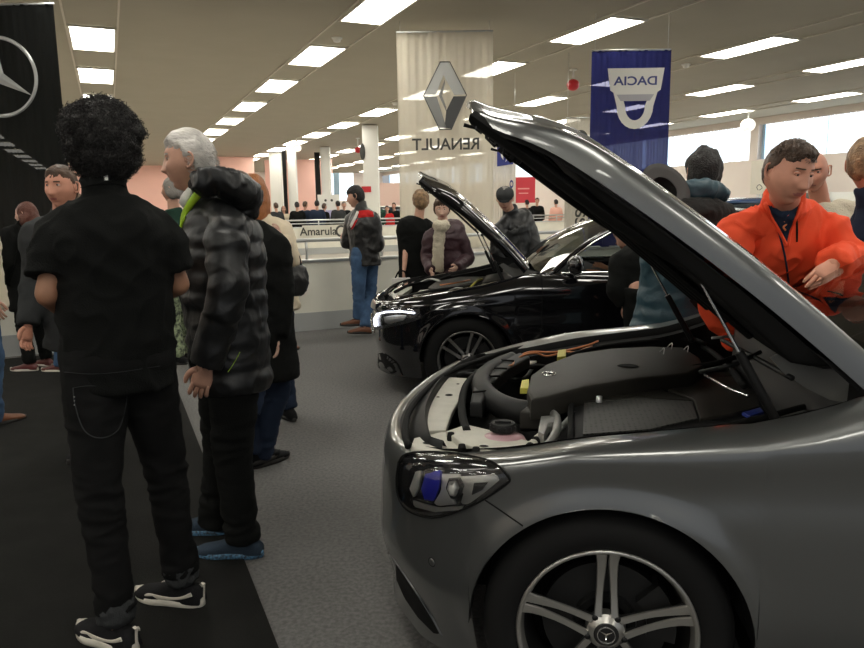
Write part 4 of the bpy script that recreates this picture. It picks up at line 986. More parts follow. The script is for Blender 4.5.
# ---------------------------------------------------------------- black car
b0 = WZ(467, 360, .33); AB = R(1.5); lb = Vector((-math.sin(AB), -math.cos(AB), 0)); bloc = b0-lb*.88; bloc.z = 0
PB = dict(loc=bloc, A=AB, label='glossy black hatchback behind with raised bonnet and lit headlight', paint=paint_b, Ra=.352, Rt=.325, Rr=.222, wb=2.73, two_tone=False, winset=.015, spin=.25,
    path=[(-3.50, 0), (-3.46, .45), (-3.32, .72), (-3.0, .85), (-2.4, .89), (-1.5, .895), (-.6, .895), (-.1, .89), (.22, .865), (.42, .82), (.55, .75), (.66, .62), (.74, .44), (.79, .22), (.80, 0)],
    zc=[(-3.9, .86), (-1, .80), (-.3, .77), (.1, .73), (.4, .68), (.7, .64), (.9, .6)],
    ze=[(-3.9, .93), (-1, .93), (-.448, .955), (-.11, .875), (.19, .825), (.496, .775), (.685, .735), (.85, .70)],
    zs=[(-3.9, .32), (-3.4, .24), (-2, .18), (.4, .17), (.9, .15)], einset=[(-4, .10), (-1, .09), (-.5, .12), (.3, .15), (.5, .12), (.7, .08), (.9, .05)],
    dish=[(-3, .014), (-.4, .016), (.2, .006), (.35, 0)], nosecut=[(.15, -.02), (.22, .0), (.3, .03), (.5, .03), (.7, .03)], bulge=.014,
    cowl_x=-.62, head_x=-1.30, rearhead_x=-2.55, boot_x=-3.15, z_belt=.955, z_head=1.33, z_roof=1.43, y_belt=.78, y_roof=.58, win_from=-.70, b_pil=-1.65, c_pil=-2.55, chrome_top=True, open_front=True,
    shut=[-.56, -1.62], handles=[-1.45, -2.35], mirror_x=-.78, drv=1, bay_x1=.50, slam_x=.56, slam_bow=.15, slam_z=.75, nose_b=.006, nose_m=paint_b,
    hood_open=R(43), hood_len=1.12, hood_hinge=(-.44, .965), hood_w=[(0, .75), (.3, .74), (.7, .69), (.9, .62), (1, .54)], hood_front_bow=.14, flange=.05, crown=.05, bow=.03, tipdrop=.03, under=.035,
    strut=((-.30, .64, .86), (.42, .64, -.01)))
black, BI = build_car(PB)
hitb = make_onskin(black)
HB = [(374, 316), (379, 311), (395, 308), (410, 308), (421, 313), (423, 318), (408, 323), (392, 327), (378, 330), (374, 325)]
hb = patch(hitb, HB, .003, lampdark, 'headlight', black, nb=36, nr=4)
bm = bmesh.new()
def sp(pts, r=.011):
    out = [h[0]+h[1]*.012 for h in [hitb(*p) for p in pts] if h]
    tube(bm, out, [(r, r*.6)], 8)
sp([(377, 326), (376, 319), (379, 314), (388, 312), (402, 311.5), (415, 313)]); finish('running_light', bm, drl, hb, smooth=True)
patch(hitb, [(385, 317), (396, 315), (408, 315), (404, 320), (392, 323), (386, 323)], .010, lampgrey, 'reflector', hb, nb=20, nr=2, dome=.006)
patch(hitb, HB, .014, lens, 'lens_cover', hb, nb=36, nr=4, dome=.01)
front_parts(black, .775, .34, .38, .58, .08)
patch(hitb, [(370, 356), (384, 352), (398, 362), (404, 376), (392, 382), (374, 378)], .002, bay_m, 'side_intake', black, nb=24, nr=2)
Tb = inv_car(black)
def blk_(px, py, z): return Tb @ WZ(px, py, z)
kw = dict(parent=black, T=blk_)
bay_poly('engine_cover', [(428, 287), (436, 281), (478, 273), (488, 275), (480, 281), (440, 290)], .80, .06, plast2, bev=.01, **kw)
bay_poly('slam_panel', [(388, 294), (398, 286), (412, 283), (412, 288), (402, 295)], .74, .03, pale, bev=.003, **kw)
bay_poly('battery_cover', [(480, 286), (486, 275), (508, 271), (510, 280)], .84, .08, plast, bev=.01, **kw)
bay_poly('reservoir', [(413, 295), (420, 290), (432, 289), (430, 294), (420, 299)], .78, .03, pale, bev=.004, **kw)
for k_, (m_, pts, r) in enumerate([(copper, [(440, 285, .82), (455, 283, .83), (470, 280, .82)], .006), (yellow, [(470, 288, .82), (476, 282, .85), (482, 279, .85)], .009), (yellow, [(474, 291, .82), (480, 286, .84)], .007), (caster, [(420, 283, .80), (430, 279, .82), (440, 281, .82)], .010),
        (rubber, [(395, 292, .78), (410, 285, .80), (430, 282, .80), (450, 276, .82)], .014), (plast, [(400, 298, .76), (430, 291, .80), (470, 286, .82), (505, 280, .86)], .012), (alu_m, [(446, 292, .80), (456, 288, .82), (466, 289, .82)], .006), (rubber, [(385, 296, .75), (390, 288, .75), (405, 281, .75), (440, 273, .78)], .012)]):
    bay_tube('hose', pts, r, m_, seg=8, **kw)
# ================================================================ people
def skin_mat(name, c): return mat(name, c, .5, var=.06, vscale=25, spec=.4)
sk1 = skin_mat('skin_light', (.56, .31, .22)); sk2 = skin_mat('skin_tan', (.34, .17, .10)); sk3 = skin_mat('skin_ruddy', (.58, .27, .18)); skw = skin_mat('skin_pale', (.60, .38, .29))
lipm = mat('lips', (.38, .13, .11), .4); eyew = mat('eye_white', (.6, .58, .55), .2); irism = mat('iris', (.05, .05, .05), .15)
def cloth(name, c, bump=.35, bs=220, rough=.9, **k): return mat(name, c, rough, bump=bump, bscale=bs, spec=.15, **k)
c_black = cloth('black_cotton', (.006, .0065, .006)); c_jean_b = cloth('black_denim', (.007, .007, .007), bs=500, var=.25, vscale=6); c_puff = mat('black_nylon', (.0075, .008, .0085), .45, bump=.25, bscale=30); c_lime = mat('lime_trim', (.45, .72, .04), .5)
c_navy = cloth('navy_cloth', (.02, .03, .055)); c_denim = cloth('blue_denim', (.06, .11, .20), bs=400, var=.25, vscale=9); c_org = cloth('orange_softshell', (.88, .095, .035), rough=.65, bump=.15)
c_grey = cloth('dark_grey_wool', (.04, .042, .043)); c_teal = mat('teal_nylon', (.018, .055, .075), .5, bump=.3, bscale=30); c_fur = mat('black_fur', (.010, .009, .008), .95, bump=1, bscale=150); c_maroon = mat('maroon_nylon', (.040, .014, .020), .5, bump=.3, bscale=40)
c_cream = mat('cream_nylon', (.68, .58, .42), .6, bump=.3, bscale=30); c_leather = mat('black_leather', (.018, .018, .018), .32, bump=.3, bscale=60); c_red = cloth('red_cloth', (.45, .02, .02)); c_scarf = cloth('cream_knit', (.60, .54, .42), bs=120, bump=.8); c_green = cloth('dark_green_cloth', (.02, .05, .035)); c_pink = cloth('peach_cloth', (.80, .45, .36)); c_white = cloth('white_cloth', (.7, .68, .64)); c_camo = mat('patterned_cloth', (.03, .04, .03), .8, var=1, vscale=30, col2=(.35, .42, .25))
h_black = mat('black_hair', (.010, .008, .007), .6, bump=1, bscale=120); h_white = mat('white_hair', (.55, .52, .48), .5, bump=.6, bscale=90, var=.2, vscale=30, stretch=(1, .3, 1)); h_brown = mat('brown_hair', (.075, .042, .025), .5, bump=.8, bscale=110, var=.35, vscale=25, stretch=(1, .3, 1)); h_red = mat('red_brown_hair', (.10, .025, .012), .5, bump=.8, bscale=90); h_ging = mat('ginger_hair', (.36, .13, .04), .5, bump=.8, bscale=80); h_blond = mat('dark_blond_hair', (.26, .16, .08), .5, bump=.9, bscale=100, var=.4, vscale=30); h_gray = mat('grey_hair', (.22, .20, .18), .5, bump=.8, bscale=100)
sole_w = mat('white_sole', (.62, .58, .50), .5); shoe_b = cloth('black_mesh', (.012, .012, .013)); shoe_blue = cloth('blue_grey_mesh', (.03, .045, .065)); sole_blue = mat('blue_sole', (.10, .25, .42), .5, var=.6, vscale=90, col2=(.02, .03, .04)); shoe_br = mat('brown_leather', (.16, .055, .02), .45); shoe_rd = mat('oxblood_leather', (.10, .02, .018), .4); sole_d = mat('dark_sole', (.02, .018, .016), .7)

def head_mesh(bm, M, res=1.0, mouth=0, female=False, seed=0, nose=1.0, eyes_down=0, fat=1.0, glasses=False):
    """sculpted head: face towards +Y, centre at the ear line; slots 0 skin 1 lips 2 white 3 iris 4 brow"""
    nu, nv = int(56*res), int(48*res); rows = []
    g = lambda x, s: math.exp(-(x/s)**2)
    def P_(a, b):
        x = math.sin(b)*math.sin(a); y = math.sin(b)*math.cos(a); z = math.cos(b)
        t = sm(-z, .05, .95)
        jaw = (.32 if female else .24)/fat
        X = .077*x*(1-jaw*t)*(1+.05*(fat-1)*10*0); Y = .097*y; Z = .122*z
        X *= (1+(fat-1)*.8*g(z+.35, .5))
        if y < 0: Y *= 1-.42*sm(-z, .25, .9)
        if y > 0:
            Y = .097*(y**.86 if y > 0 else y)*(1-.06*t); Y += .010*t*y
        if y > .15:
            f = sm(y, .15, .5)
            Y += f*(.006*g(Z-.040, .014)*g(abs(X)-.026, .028))                      # brow ridge
            Y -= f*.013*g(Z-.018, .015)*g(abs(X)-.033, .017)                          # eye sockets
            Y += f*.007*g(Z+.018, .022)*g(abs(X)-.045, .020)                           # cheek bones
            nz = Z+.006
            ridge = nose*.027*max(0, min(1, (.035-Z)/.065))**1.25 if Z > -.032 else nose*.027*g(Z+.032, .010)
            Y += f*ridge*g(X, .0115+.004*sm(-Z, .0, .03))
            Y += f*.008*nose*g(Z+.028, .010)*g(abs(X)-.015, .008)                       # nostril wings
            Y += f*.007*g(Z+.060, .016)*g(X, .034)                                       # mouth mound
            Y -= f*.0065*g(Z+.0605-mouth*.004*(abs(X)/.02)**2*.5, .0024)*g(X, .022)      # lip line
            Y -= f*.006*g(Z+.080, .008)*g(X, .03)
            Y += f*.010*g(Z+.103, .017)*g(X, .026)                                       # chin
            X *= 1
        return Vector((X, Y, Z))
    for i in range(nv+1):
        b = PI*i/nv; rows.append([P_(2*PI*j/nu, b) for j in range(nu)])
    verts = [[bm.verts.new(M @ p) for p in r] for r in rows[1:-1]]
    top = bm.verts.new(M @ rows[0][0]); bot = bm.verts.new(M @ rows[-1][0])
    for r0, r1, p0, p1 in zip(verts, verts[1:], rows[1:], rows[2:]):
        for j in range(nu):
            f = bm.faces.new((r0[j], r0[(j+1) % nu], r1[(j+1) % nu], r1[j])); c = (p0[j]+p1[(j+1) % nu])/2; f.smooth = True
            if c.y > .05:
                if abs(c.z+.0605) < .0085*(1-(c.x/.027)**2) and abs(c.x) < .026: f.material_index = 1
                elif abs(c.z-.037+.06*(abs(c.x)-.03)) < .0032 and .013 < abs(c.x) < .048: f.material_index = 4
    for j in range(nu): bm.faces.new((top, verts[0][(j+1) % nu], verts[0][j])); bm.faces.new((bot, verts[-1][j], verts[-1][(j+1) % nu]))
    M3 = M.to_3x3()
    for s in (-1, 1):
        ec = Vector((s*.032, .0725, .018))
        if res > .6:
            for v in ell(bm, M @ ec, (.0125,)*3, 14, mi=2): pass
            d = Vector((0, .0118, -.003*eyes_down)); ell(bm, M @ (ec+d), (.0055, .003, .0055), 10, rot=M3, mi=3)
            tube(bm, [M @ (ec+Vector((q, .0100-abs(q/.014)**2*.006, .0065-abs(q/.014)**2*.004-.003*eyes_down))) for q in (-.014, -.007, 0, .007, .014)], [.0030+.0022*eyes_down], 6)
            tube(bm, [M @ (ec+Vector((q, .0100-abs(q/.014)**2*.005, -.0075+abs(q/.014)**2*.004))) for q in (-.014, -.007, 0, .007, .014)], [.0022], 6)
        # ear: rim + lobe + bowl
        e0 = Vector((s*.073, -.008, .0))
        rim = [e0+Vector((s*(.004+.012*(yy < -.0)), yy, zz)) for yy, zz in ((.010, -.004), (.012, .018), (.002, .032), (-.014, .030), (-.021, .014), (-.017, -.006), (-.006, -.022), (.006, -.028), (.010, -.018))]
        tube(bm, [M @ p for p in rim], [.0045], 8, n=3)
        ell(bm, M @ (e0+Vector((s*.004, -.004, .004))), (.006, .014, .024), 10, rot=M3)
def head_shell(M, mask, off, m, name, parent, res=1.0, nz=.004, nf=30, seed=0, zscale=1.0, q=None):
    """hair cap: offset skull surface where mask(x,y,z unit) says hair"""
    nu, nv = int(64*res), int(48*res); bm = bmesh.new(); V_ = {}
    def P_(i, j):
        a = 2*PI*(j % nu)/nu; b = PI*i/nv; x = math.sin(b)*math.sin(a); y = math.sin(b)*math.cos(a); z = math.cos(b)
        t = sm(-z, .05, .95); X = .077*x*(1-.2*t); Y = .097*y*(1-.3*t*(y < 0)); Z = .122*z*zscale
        p = Vector((X, Y, Z)); k = mask(x, y, z)+.16*noise.noise(Vector((x*7+seed, y*7, z*5)))+.06*noise.noise(Vector((x*22, y*22, z*9))); nn = Vector((x, y, z)).normalized()
        d = off(x, y, z)*min(1, max(0, k)*5); d += nz*noise.noise(Vector((X*nf, Y*nf, Z*nf*.6+seed)))*(k > 0)+.35*nz*noise.noise(Vector((X*nf*3, Y*nf*3, Z*nf*2+seed)))
        return p+nn*(d if k > 0 else -.006), k
    for i in range(nv+1):
        for j in range(nu):
            p, k = P_(i, j); V_[i, j] = (bm.verts.new(M @ p), k)
    for i in range(nv):
        for j in range(nu):
            q4 = [V_[i, j], V_[i, (j+1) % nu], V_[i+1, (j+1) % nu], V_[i+1, j]]
            if max(k for _, k in q4) > 0:
                try: bm.faces.new([v for v, _ in q4])
                except ValueError: pass
    for v in [v for v in bm.verts if not v.link_faces]: bm.verts.remove(v)
    bmesh.ops.remove_doubles(bm, verts=bm.verts, dist=.0002)
    return finish(name, bm, m, parent, smooth=True)
def mask_short(front=.58, back=-.55, side=-.05):
    def f(x, y, z):
        if y > .25: return z-(front-.10*abs(x))
        if y > -.15: return z-(side+(front-.1-side)*sm(y, -.05, .25))
        return z-(back+(side-back)*sm(y, -.55, -.15))
    return f
def strands(M, n, m, name, parent, base, length, r=.0012, comb=None, seed=1, curl=.006):
    rnd = random.Random(seed); bm = bmesh.new()
    for _ in range(n):
        while True:
            v = Vector((rnd.gauss(0, 1), rnd.gauss(0, 1), rnd.gauss(0, 1))).normalized(); b = base(v)
            if b is not None: break
        p = b; d = (comb(v) if comb else v).normalized(); pts = []
        ph = rnd.uniform(0, 6)
        for q in range(5):
            t = q/4; pts.append(M @ (p+d*length*t*rnd.uniform(.8, 1.1)+Vector((math.cos(ph+q*1.6), math.sin(ph+q*1.9), math.sin(ph*2+q*1.4)))*curl*t))
        tube(bm, pts, [r, r, r, r*.8, r*.3], 3, cap=False)
    return finish(name, bm, m, parent, smooth=True)
def hand_mesh(bm, W, d, n, s=1, k=1.0, curl=.5, q=None):
    """W wrist, d direction of the hand, n palm normal, s=+1 thumb side = d x n"""
    d = d.normalized(); n = (n-d*n.dot(d)).normalized(); sd = d.cross(n)*s; k *= 1.0
    pc = W+d*.05*k
    tube(bm, [W-d*.02*k, W+d*.015*k, W+d*.05*k, W+d*.09*k], [(.024*k, .018*k), (.030*k, .016*k), (.040*k, .016*k), (.038*k, .012*k)], 14, n=2, side=sd)
    for i, (o, L) in enumerate(((.028, .072), (.009, .080), (-.010, .075), (-.028, .060))):
        p = W+d*.085*k+sd*o*k; dd = d+sd*o*3.5; pts = [p-dd*.01*k]; an = 0
        for j, f in enumerate((.42, .32, .26)):
            pts.append(pts[-1]+(dd.normalized()*math.cos(an)+n*math.sin(an))*L*f*k); an += curl*(.7+.25*j)
        tube(bm, pts, [.0098*k, .0092*k, .0085*k, .0068*k], 10, n=3)
        ell(bm, pts[-1], (.0068*k,)*3, 8)
    p = W+d*.02*k+sd*.024*k; a = [p, p+(d*.6+sd*.7+n*.2).normalized()*.035*k, p+(d*.6+sd*.7+n*.2).normalized()*.035*k+(d*.9+sd*.3+n*.3*curl).normalized()*.032*k]
    a.append(a[-1]+(d+n*.5*curl).normalized()*.022*k); tube(bm, a, [.015*k, .012*k, .0105*k, .007*k], 10, n=3); ell(bm, a[-1], (.0072*k,)*3, 8)

def shoe(parent, ankle, toe_yaw, m, sole, k=1.0, label=None, heel_tab=None, stripe=None, pitch=0):
    """built heel at y=0, toe +y"""
    M = Matrix.Translation((ankle[0], ankle[1], ankle[2])) @ Matrix.Rotation(toe_yaw, 4, 'Z') @ Matrix.Rotation(pitch, 4, 'X') @ Matrix.Translation((0, -.075*k, 0)) @ Matrix.Scale(k, 4)
    bm = bmesh.new(); S = []
    prof = [(-.005, .026, .058, .075), (.02, .034, .08, .0), (.06, .037, .098, .0), (.10, .038, .095, 0), (.14, .041, .078, 0), (.18, .046, .062, 0), (.22, .046, .052, 0), (.25, .040, .046, 0), (.272, .026, .038, 0), (.280, .012, .030, 0)]
    N = 20; rings = []
    for y, w_, h_, _ in prof:
        off = -.006*sm(y, .12, .2)
        rings.append([Vector((off+w_*math.copysign(abs(math.cos(a))**.75, math.cos(a)), y, .022+max(0, (h_-.022))*max(0, math.sin(a))**.7 if math.sin(a) > 0 else .02)) for a in [2*PI*q/N for q in range(N)]])
    rings = [[M @ p for p in r] for r in rings]
    vs = grid(bm, rings, close=True); bm.faces.new(vs[0]); bm.faces.new(vs[-1])
    up = finish('shoe', bm, m, parent, smooth=True)
    if label: up['label'] = label
    bm = bmesh.new(); rings = []
    for z, e in ((0, -.004), (.004, .003), (.016, .004), (.028, .001), (.030, -.006)):
        row = []
        for q in range(40):
            a = 2*PI*q/40; y = .14+.148*math.sin(a); w_ = interp([(p[0], p[1]) for p in prof], y)+.002; ca = math.copysign(abs(math.cos(a))**.6, math.cos(a))
            zz = z+(.012*sm(y, .22, .29)+.010*sm(-y, -.03, .01) if sole is sole_w else .006*sm(y, .22, .29))*(z/.03 if z < .02 else 1)
            row.append(M @ Vector(((w_+e)*ca-.006*sm(y, .12, .2), y+e*math.sin(a), zz)))
        rings.append(row)
    vs = grid(bm, rings, close=True); bm.faces.new(vs[0]); bm.faces.new(vs[-1]); finish('sole', bm, sole, up, smooth=True, angle=60)
    if stripe:
        for s in (-1, 1):
            bm = bmesh.new(); P2 = [Vector((s*(interp([(p[0], p[1]) for p in prof], y)+.0015), y, z)) for y, z in ((.015, .066), (.05, .050), (.09, .040), (.14, .036), (.19, .042), (.215, .034))]
            tube(bm, [M @ p for p in P2], [(.002, .008), (.002, .006), (.002, .0055), (.002, .009), (.002, .008), (.002, .003)], 8, n=4, side=M.to_3x3() @ Vector((1, 0, 0))); finish('stripe', bm, stripe, up, smooth=True)
        bm = bmesh.new(); tube(bm, [M @ Vector((0, -.012, .03)), M @ Vector((0, -.014, .06)), M @ Vector((0, -.018, .095)), M @ Vector((0, -.006, .098))], [(.006, .002)]*4, 8, side=M.to_3x3() @ Vector((1, 0, 0))); finish('heel_tab', bm, stripe, up)
    return up

def person(label, loc, face, H=1.76, q=.014, lean=0, side=0, J=None, build=1.0, top=None, bottom=None, shoes=None, hair=None, skin=sk1, group=None,
           head=(0, 0, 0), hk=1.0, hands=True, hres=.6, coat=None, foot=(0, 0), legs=True, female=False, fat=1.0, hand_dirs=None, eyes_down=0, cap=None, nose=1.0, curl=.5, mouth=0, extras=None, neck_skin=True):
    s = H/1.78; root = empty('person', loc, face, label, 'person', group)
    D = dict(pelvis=(0, 0, .95), waist=(0, 0, 1.10), chest=(0, .0, 1.30), neck=(0, -.015, 1.475), head=(0, .015, 1.655),
             shL=(-.185*build, -.01, 1.43), elL=(-.25*build, -.02, 1.15), wrL=(-.25*build, .07, .91), shR=(.185*build, -.01, 1.43), elR=(.25*build, -.02, 1.15), wrR=(.25*build, .07, .91),
             hipL=(-.09, 0, .93), knL=(-.10, .02, .50), anL=(-.11, -.02, .09), hipR=(.09, 0, .93), knR=(.10, .02, .50), anR=(.11, -.02, .09))
    D = {k: Vector(v)*s for k, v in D.items()}
    Ml = Matrix.Translation(D['pelvis']) @ Matrix.Rotation(-R(lean), 4, 'X') @ Matrix.Rotation(R(side), 4, 'Y') @ Matrix.Translation(-D['pelvis'])
    for k in ('waist', 'chest', 'neck', 'head', 'shL', 'shR', 'elL', 'elR', 'wrL', 'wrR'):
        D[k] = Ml @ D[k]
    Tw = (Matrix.Translation(loc) @ Matrix.Rotation(face, 4, 'Z')).inverted()
    for k, v in (J or {}).items(): D[k] = Tw @ Vector(v) if len(v) == 3 and not isinstance(v, tuple) else Vector(v)*s
    spine = (D['neck']-D['waist']).normalized(); shd = (D['shR']-D['shL']).normalized(); fwd_ = spine.cross(shd)*-1; fwd_ = shd.cross(spine)*-1
    fwd_ = Vector((0, 0, 1)).cross(shd); 
    b = build
    # ---- body
    bm = bmesh.new()
    tube(bm, [D['pelvis']-Vector((0, 0, .06*s)), D['pelvis'], D['waist'], D['chest'], D['neck']-spine*.05*s, D['neck']], [(.13*b*s, .09*b*s), (.155*b*s, .11*b*s), (.135*b*s, .10*b*s), (.145*b*s, .10*b*s), (.075*b*s, .06*s), (.052*s, .052*s)], 18, n=4, side=shd)
    hd = D['head']
    capsule(bm, D['neck']-spine*.03*s, D['neck'].lerp(hd, .62)-Vector((0, 0, 0)), .060*s*fat**.5, .055*s*fat**.5, 16)
    for a in 'LR':
        capsule(bm, D['sh'+a].lerp(D['el'+a], .12)-spine*.012*s, D['el'+a], .034*s*b, .036*s*b, 12); capsule(bm, D['el'+a], D['wr'+a], .038*s*b, .025*s, 12); capsule(bm, D['neck']-spine*.085*s, D['sh'+a]-spine*.03*s, .036*s, .030*s, 10)
        if legs: capsule(bm, D['hip'+a], D['kn'+a], .078*s*b, .052*s*b, 12); capsule(bm, D['kn'+a], D['an'+a], .052*s*b, .036*s, 12)
    me = remesh(bm, max(q, .011), 3)
    bm = bmesh.new(); bm.from_mesh(me); bpy.data.meshes.remove(me)
    yaw_, pit, rol = head
    Mhd = Matrix.Translation(hd) @ Matrix.Rotation(yaw_, 4, 'Z') @ Matrix.Rotation(-pit, 4, 'X') @ Matrix.Rotation(rol, 4, 'Y') @ Matrix.Scale(s*hk, 4)
    head_mesh(bm, Mhd, hres, female=female, fat=fat, eyes_down=eyes_down, nose=nose, mouth=mouth)
    if hands:
        for a, sg in (('L', -1), ('R', 1)):
            d = (D['wr'+a]-D['el'+a]).normalized(); nrm_ = Vector((-sg, .25, 0))
            cu_ = curl
            if hand_dirs and a in hand_dirs: d_, n_, cu_ = hand_dirs[a]; d = Tw.to_3x3() @ Vector(d_); nrm_ = Tw.to_3x3() @ Vector(n_)
            nn_ = (nrm_-d*nrm_.dot(d)).normalized(); sgn = 1 if d.cross(nn_).dot(Vector((0, 1, .01))+Vector((0, 0, 0))) > 0 else -1
            hand_mesh(bm, D['wr'+a], d, nrm_, sgn, s*.98, cu_)
    hm = hair.get('mat', h_brown) if hair else h_brown
    body = finish('body', bm, [skin, lipm, eyew, irism, hm], root, smooth=True)
    out = dict(root=root, D=D, Mhd=Mhd, s=s, body=body, shd=shd, spine=spine, Tw=Tw)
    # ---- top
    if top:
        puff = top.get('puff', 0); rp = (top.get('pitch', .07), puff) if puff else None; g = top.get('grow', .0); L = top.get('hem', .82)*s; bm = bmesh.new()
        dn = (D['pelvis']-D['waist']).normalized(); hemp = D['pelvis']-spine*(.95*s-L) if L > .6*s else Vector((D['pelvis'].x, D['pelvis'].y, L))
        pts = [hemp]+([D['pelvis']] if L < .80*s else [])+[D['waist'], D['chest'], D['chest'].lerp(D['neck'], .5), D['neck']-spine*.02*s]
        hx_ = top.get('hemr', .175)
        rad = [(hx_*b+g, hx_*.74*b+g)]+([(.175*b+g, .13*b+g)] if L < .80*s else [])+[(.160*b+g, .125*b+g), (.180*b+g, .132*b+g), (.150*b+g*.7, .112*b+g*.7), (.078*b+g*.4, .075+g*.4)]
        tube(bm, pts, [(x*s, y*s) for x, y in rad], 28, n=12, side=shd, ripple=rp)
        sl = top.get('sleeve', 1.0)
        for a in 'LR':
            sh, el, wr = D['sh'+a], D['el'+a], D['wr'+a]; r0, r1, r2 = (.058*b+g*.55)*s, (.052*b+g*.55)*s, (.042*b+g*.5)*s
            if sl >= 1: pts = [sh.lerp(D['neck'], .62)-spine*.022*s, sh-spine*.022*s, sh.lerp(el, .22), sh.lerp(el, .6), el, el.lerp(wr, .5), el.lerp(wr, .97)]; rd = [r0*.75, r0*.86, r0*1.05, (r0+r1)/2, r1*1.02, (r1+r2)/2, r2]
            else: pts = [sh.lerp(D['neck'], .62)-spine*.022*s, sh-spine*.022*s, sh.lerp(el, .25), sh.lerp(el, sl*.7), sh.lerp(el, sl)]; rd = [r0*.75, r0*.86, r0*1.06, r0*1.08, r0*1.12]
            tube(bm, pts, rd, 20, n=10, ripple=rp)
        if top.get('collar'):
            c_ = D['neck']; hgt, rr_ = top['collar']; tube(bm, [c_-spine*.04*s, c_+spine*hgt*.5*s, c_+spine*hgt*s+Vector((0, .01, 0))], [(rr_*1.1*s, rr_*s), (rr_*s, rr_*.95*s), (rr_*.98*s, rr_*.95*s)], 22, n=4, side=shd)
        for e in top.get('lumps', []): ell(bm, Vector(e[0])*s, [r_*s for r_ in e[1]], 16)
        me = remesh(bm, q, top.get('smooth', 3), folds(top.get('fold', .006)*(1 if q < .02 else .5), 5, 9, seed=sum(map(ord, label)) % 17))
        out['top'] = newobj(top.get('name', 'jacket'), me, top['mat'], root)
        if top.get('label'): out['top']['label'] = top['label']
    if bottom and legs:
        bm = bmesh.new(); g = bottom.get('grow', .012)
        tube(bm, [D['pelvis']+Vector((0, 0, .10*s)), D['pelvis'], D['pelvis']-Vector((0, 0, .09*s))], [((.150*b+g)*s, (.105*b+g)*s), ((.165*b+g)*s, (.125*b+g)*s), ((.12*b+g)*s, (.10*b+g)*s)], 22, n=4)
        for a in 'LR':
            hp, kn, an = D['hip'+a], D['kn'+a], D['an'+a]; e = an.lerp(kn, bottom.get('cuff', -.02))
            tube(bm, [hp, hp.lerp(kn, .5), kn, kn.lerp(an, .5), e], [(.092*b+g)*s, (.075*b+g)*s, (.058*b+g)*s, (.050*b+g)*s, (.046*b+g*1.1)*s], 20, n=8)
        def fd(p, k=s, sd=sum(map(ord, label)) % 13):
            a = noise.noise(Vector((p[0]*9+sd, p[1]*9, p[2]*22))); c = noise.noise(Vector((p[0]*4, p[1]*4+sd, p[2]*7)))
            w_ = .4+1.0*math.exp(-((p[2]/k-.14)/.10)**2)+.8*math.exp(-((p[2]/k-.5)/.10)**2)+.5*math.exp(-((p[2]/k-.82)/.08)**2)
            return (.007*(1-abs(a)*2.4)*w_+.006*c)*(1 if q < .02 else .5)
        me = remesh(bm, q, 3, fd); out['bottom'] = newobj(bottom.get('name', 'trousers'), me, bottom['mat'], root)
    if shoes and legs:
        for a, fy in (('L', foot[0]), ('R', foot[1])):
            an = D['an'+a]; shoe(root, (an.x, an.y, max(0, an.z-.09*s)), fy, shoes[0], shoes[1], s, stripe=shoes[2] if len(shoes) > 2 else None)
    # ---- hair
    if hair:
        st = hair['style']; hr = max(.45, hres*.9); th = hair.get('thick', .018)
        if st == 'short': out['hair'] = head_shell(Mhd, hair.get('mask', mask_short()), lambda x, y, z: th*(.5+.5*sm(z, -.2, .6))+ .006*sm(y, .2, .6), hm, 'hair', root, hr, nz=hair.get('nz', .006), nf=hair.get('nf', 40))
        if st in ('bob', 'long'):
            Ln = hair.get('len', .16); bm = bmesh.new(); ell(bm, Mhd @ Vector((0, -.014, .022)), [v*s for v in (.092, .103, .112)], 20)
            for sg in (-1, 0, 1):
                x_ = sg*.068; y_ = -.02 if sg else -.07
                tube(bm, [Mhd @ Vector((x_*.8, y_, .05)), Mhd @ Vector((x_*1.1, y_-.01, -.03)), Mhd @ Vector((x_*1.05, y_-.012, -Ln*.7)), Mhd @ Vector((x_*.8, y_, -Ln))], [(.03*s, .05*s), (.034*s, .055*s), (.034*s, .05*s), (.02*s, .03*s)] if sg else [(.07*s, .04*s), (.08*s, .045*s), (.075*s, .04*s), (.05*s, .02*s)], 14, n=3, side=Mhd.to_3x3() @ Vector((1 if not sg else 1, 0, 0)))
            me = remesh(bm, max(.007, q*.7), 2); inv = Mhd.inverted(); co = [v.co.copy() for v in me.vertices]
            for v in me.vertices:      # open the face
                p = inv @ v.co
                if p.y > .035 and p.z < .062-.3*abs(p.x) and abs(p.x) < .066: v.co = Mhd @ Vector((p.x, min(p.y, .045), p.z))
                v.co += (v.co-hd).normalized()*.006*noise.noise(v.co*28)
            out['hair'] = newobj('hair', me, hm, root)
    if cap:
        bm = bmesh.new(); G = []
        for i in range(9):
            a = i/8*PI/2; G.append([Mhd @ Vector((.094*math.sin(a)*math.cos(t), -.004+.112*math.sin(a)*math.sin(t), .045+.082*math.cos(a)**.7)) for t in [2*PI*q_/28 for q_ in range(28)]])
        G.append([Mhd @ Vector((.092*math.cos(t), -.004+.110*math.sin(t), .030)) for t in [2*PI*q_/28 for q_ in range(28)]])
        grid(bm, G, close=True); bmesh.ops.remove_doubles(bm, verts=bm.verts, dist=.0004)
        cp = finish('cap', bm, cap, root, smooth=True)
        bm = bmesh.new(); grid(bm, [[Mhd @ Vector((.085*math.cos(t)*(1-.25*f*f), .055+.095*math.sin(t)*(.35+.9*f)*.9, .040-.020*f+.012*abs(math.cos(t))*0)) for t in [PI*q_/14 for q_ in range(15)]] for f in (0, .35, .7, 1)]); bmesh.ops.solidify(bm, geom=bm.faces[:], thickness=.004); finish('peak', bm, cap, cp, smooth=True)
    return out
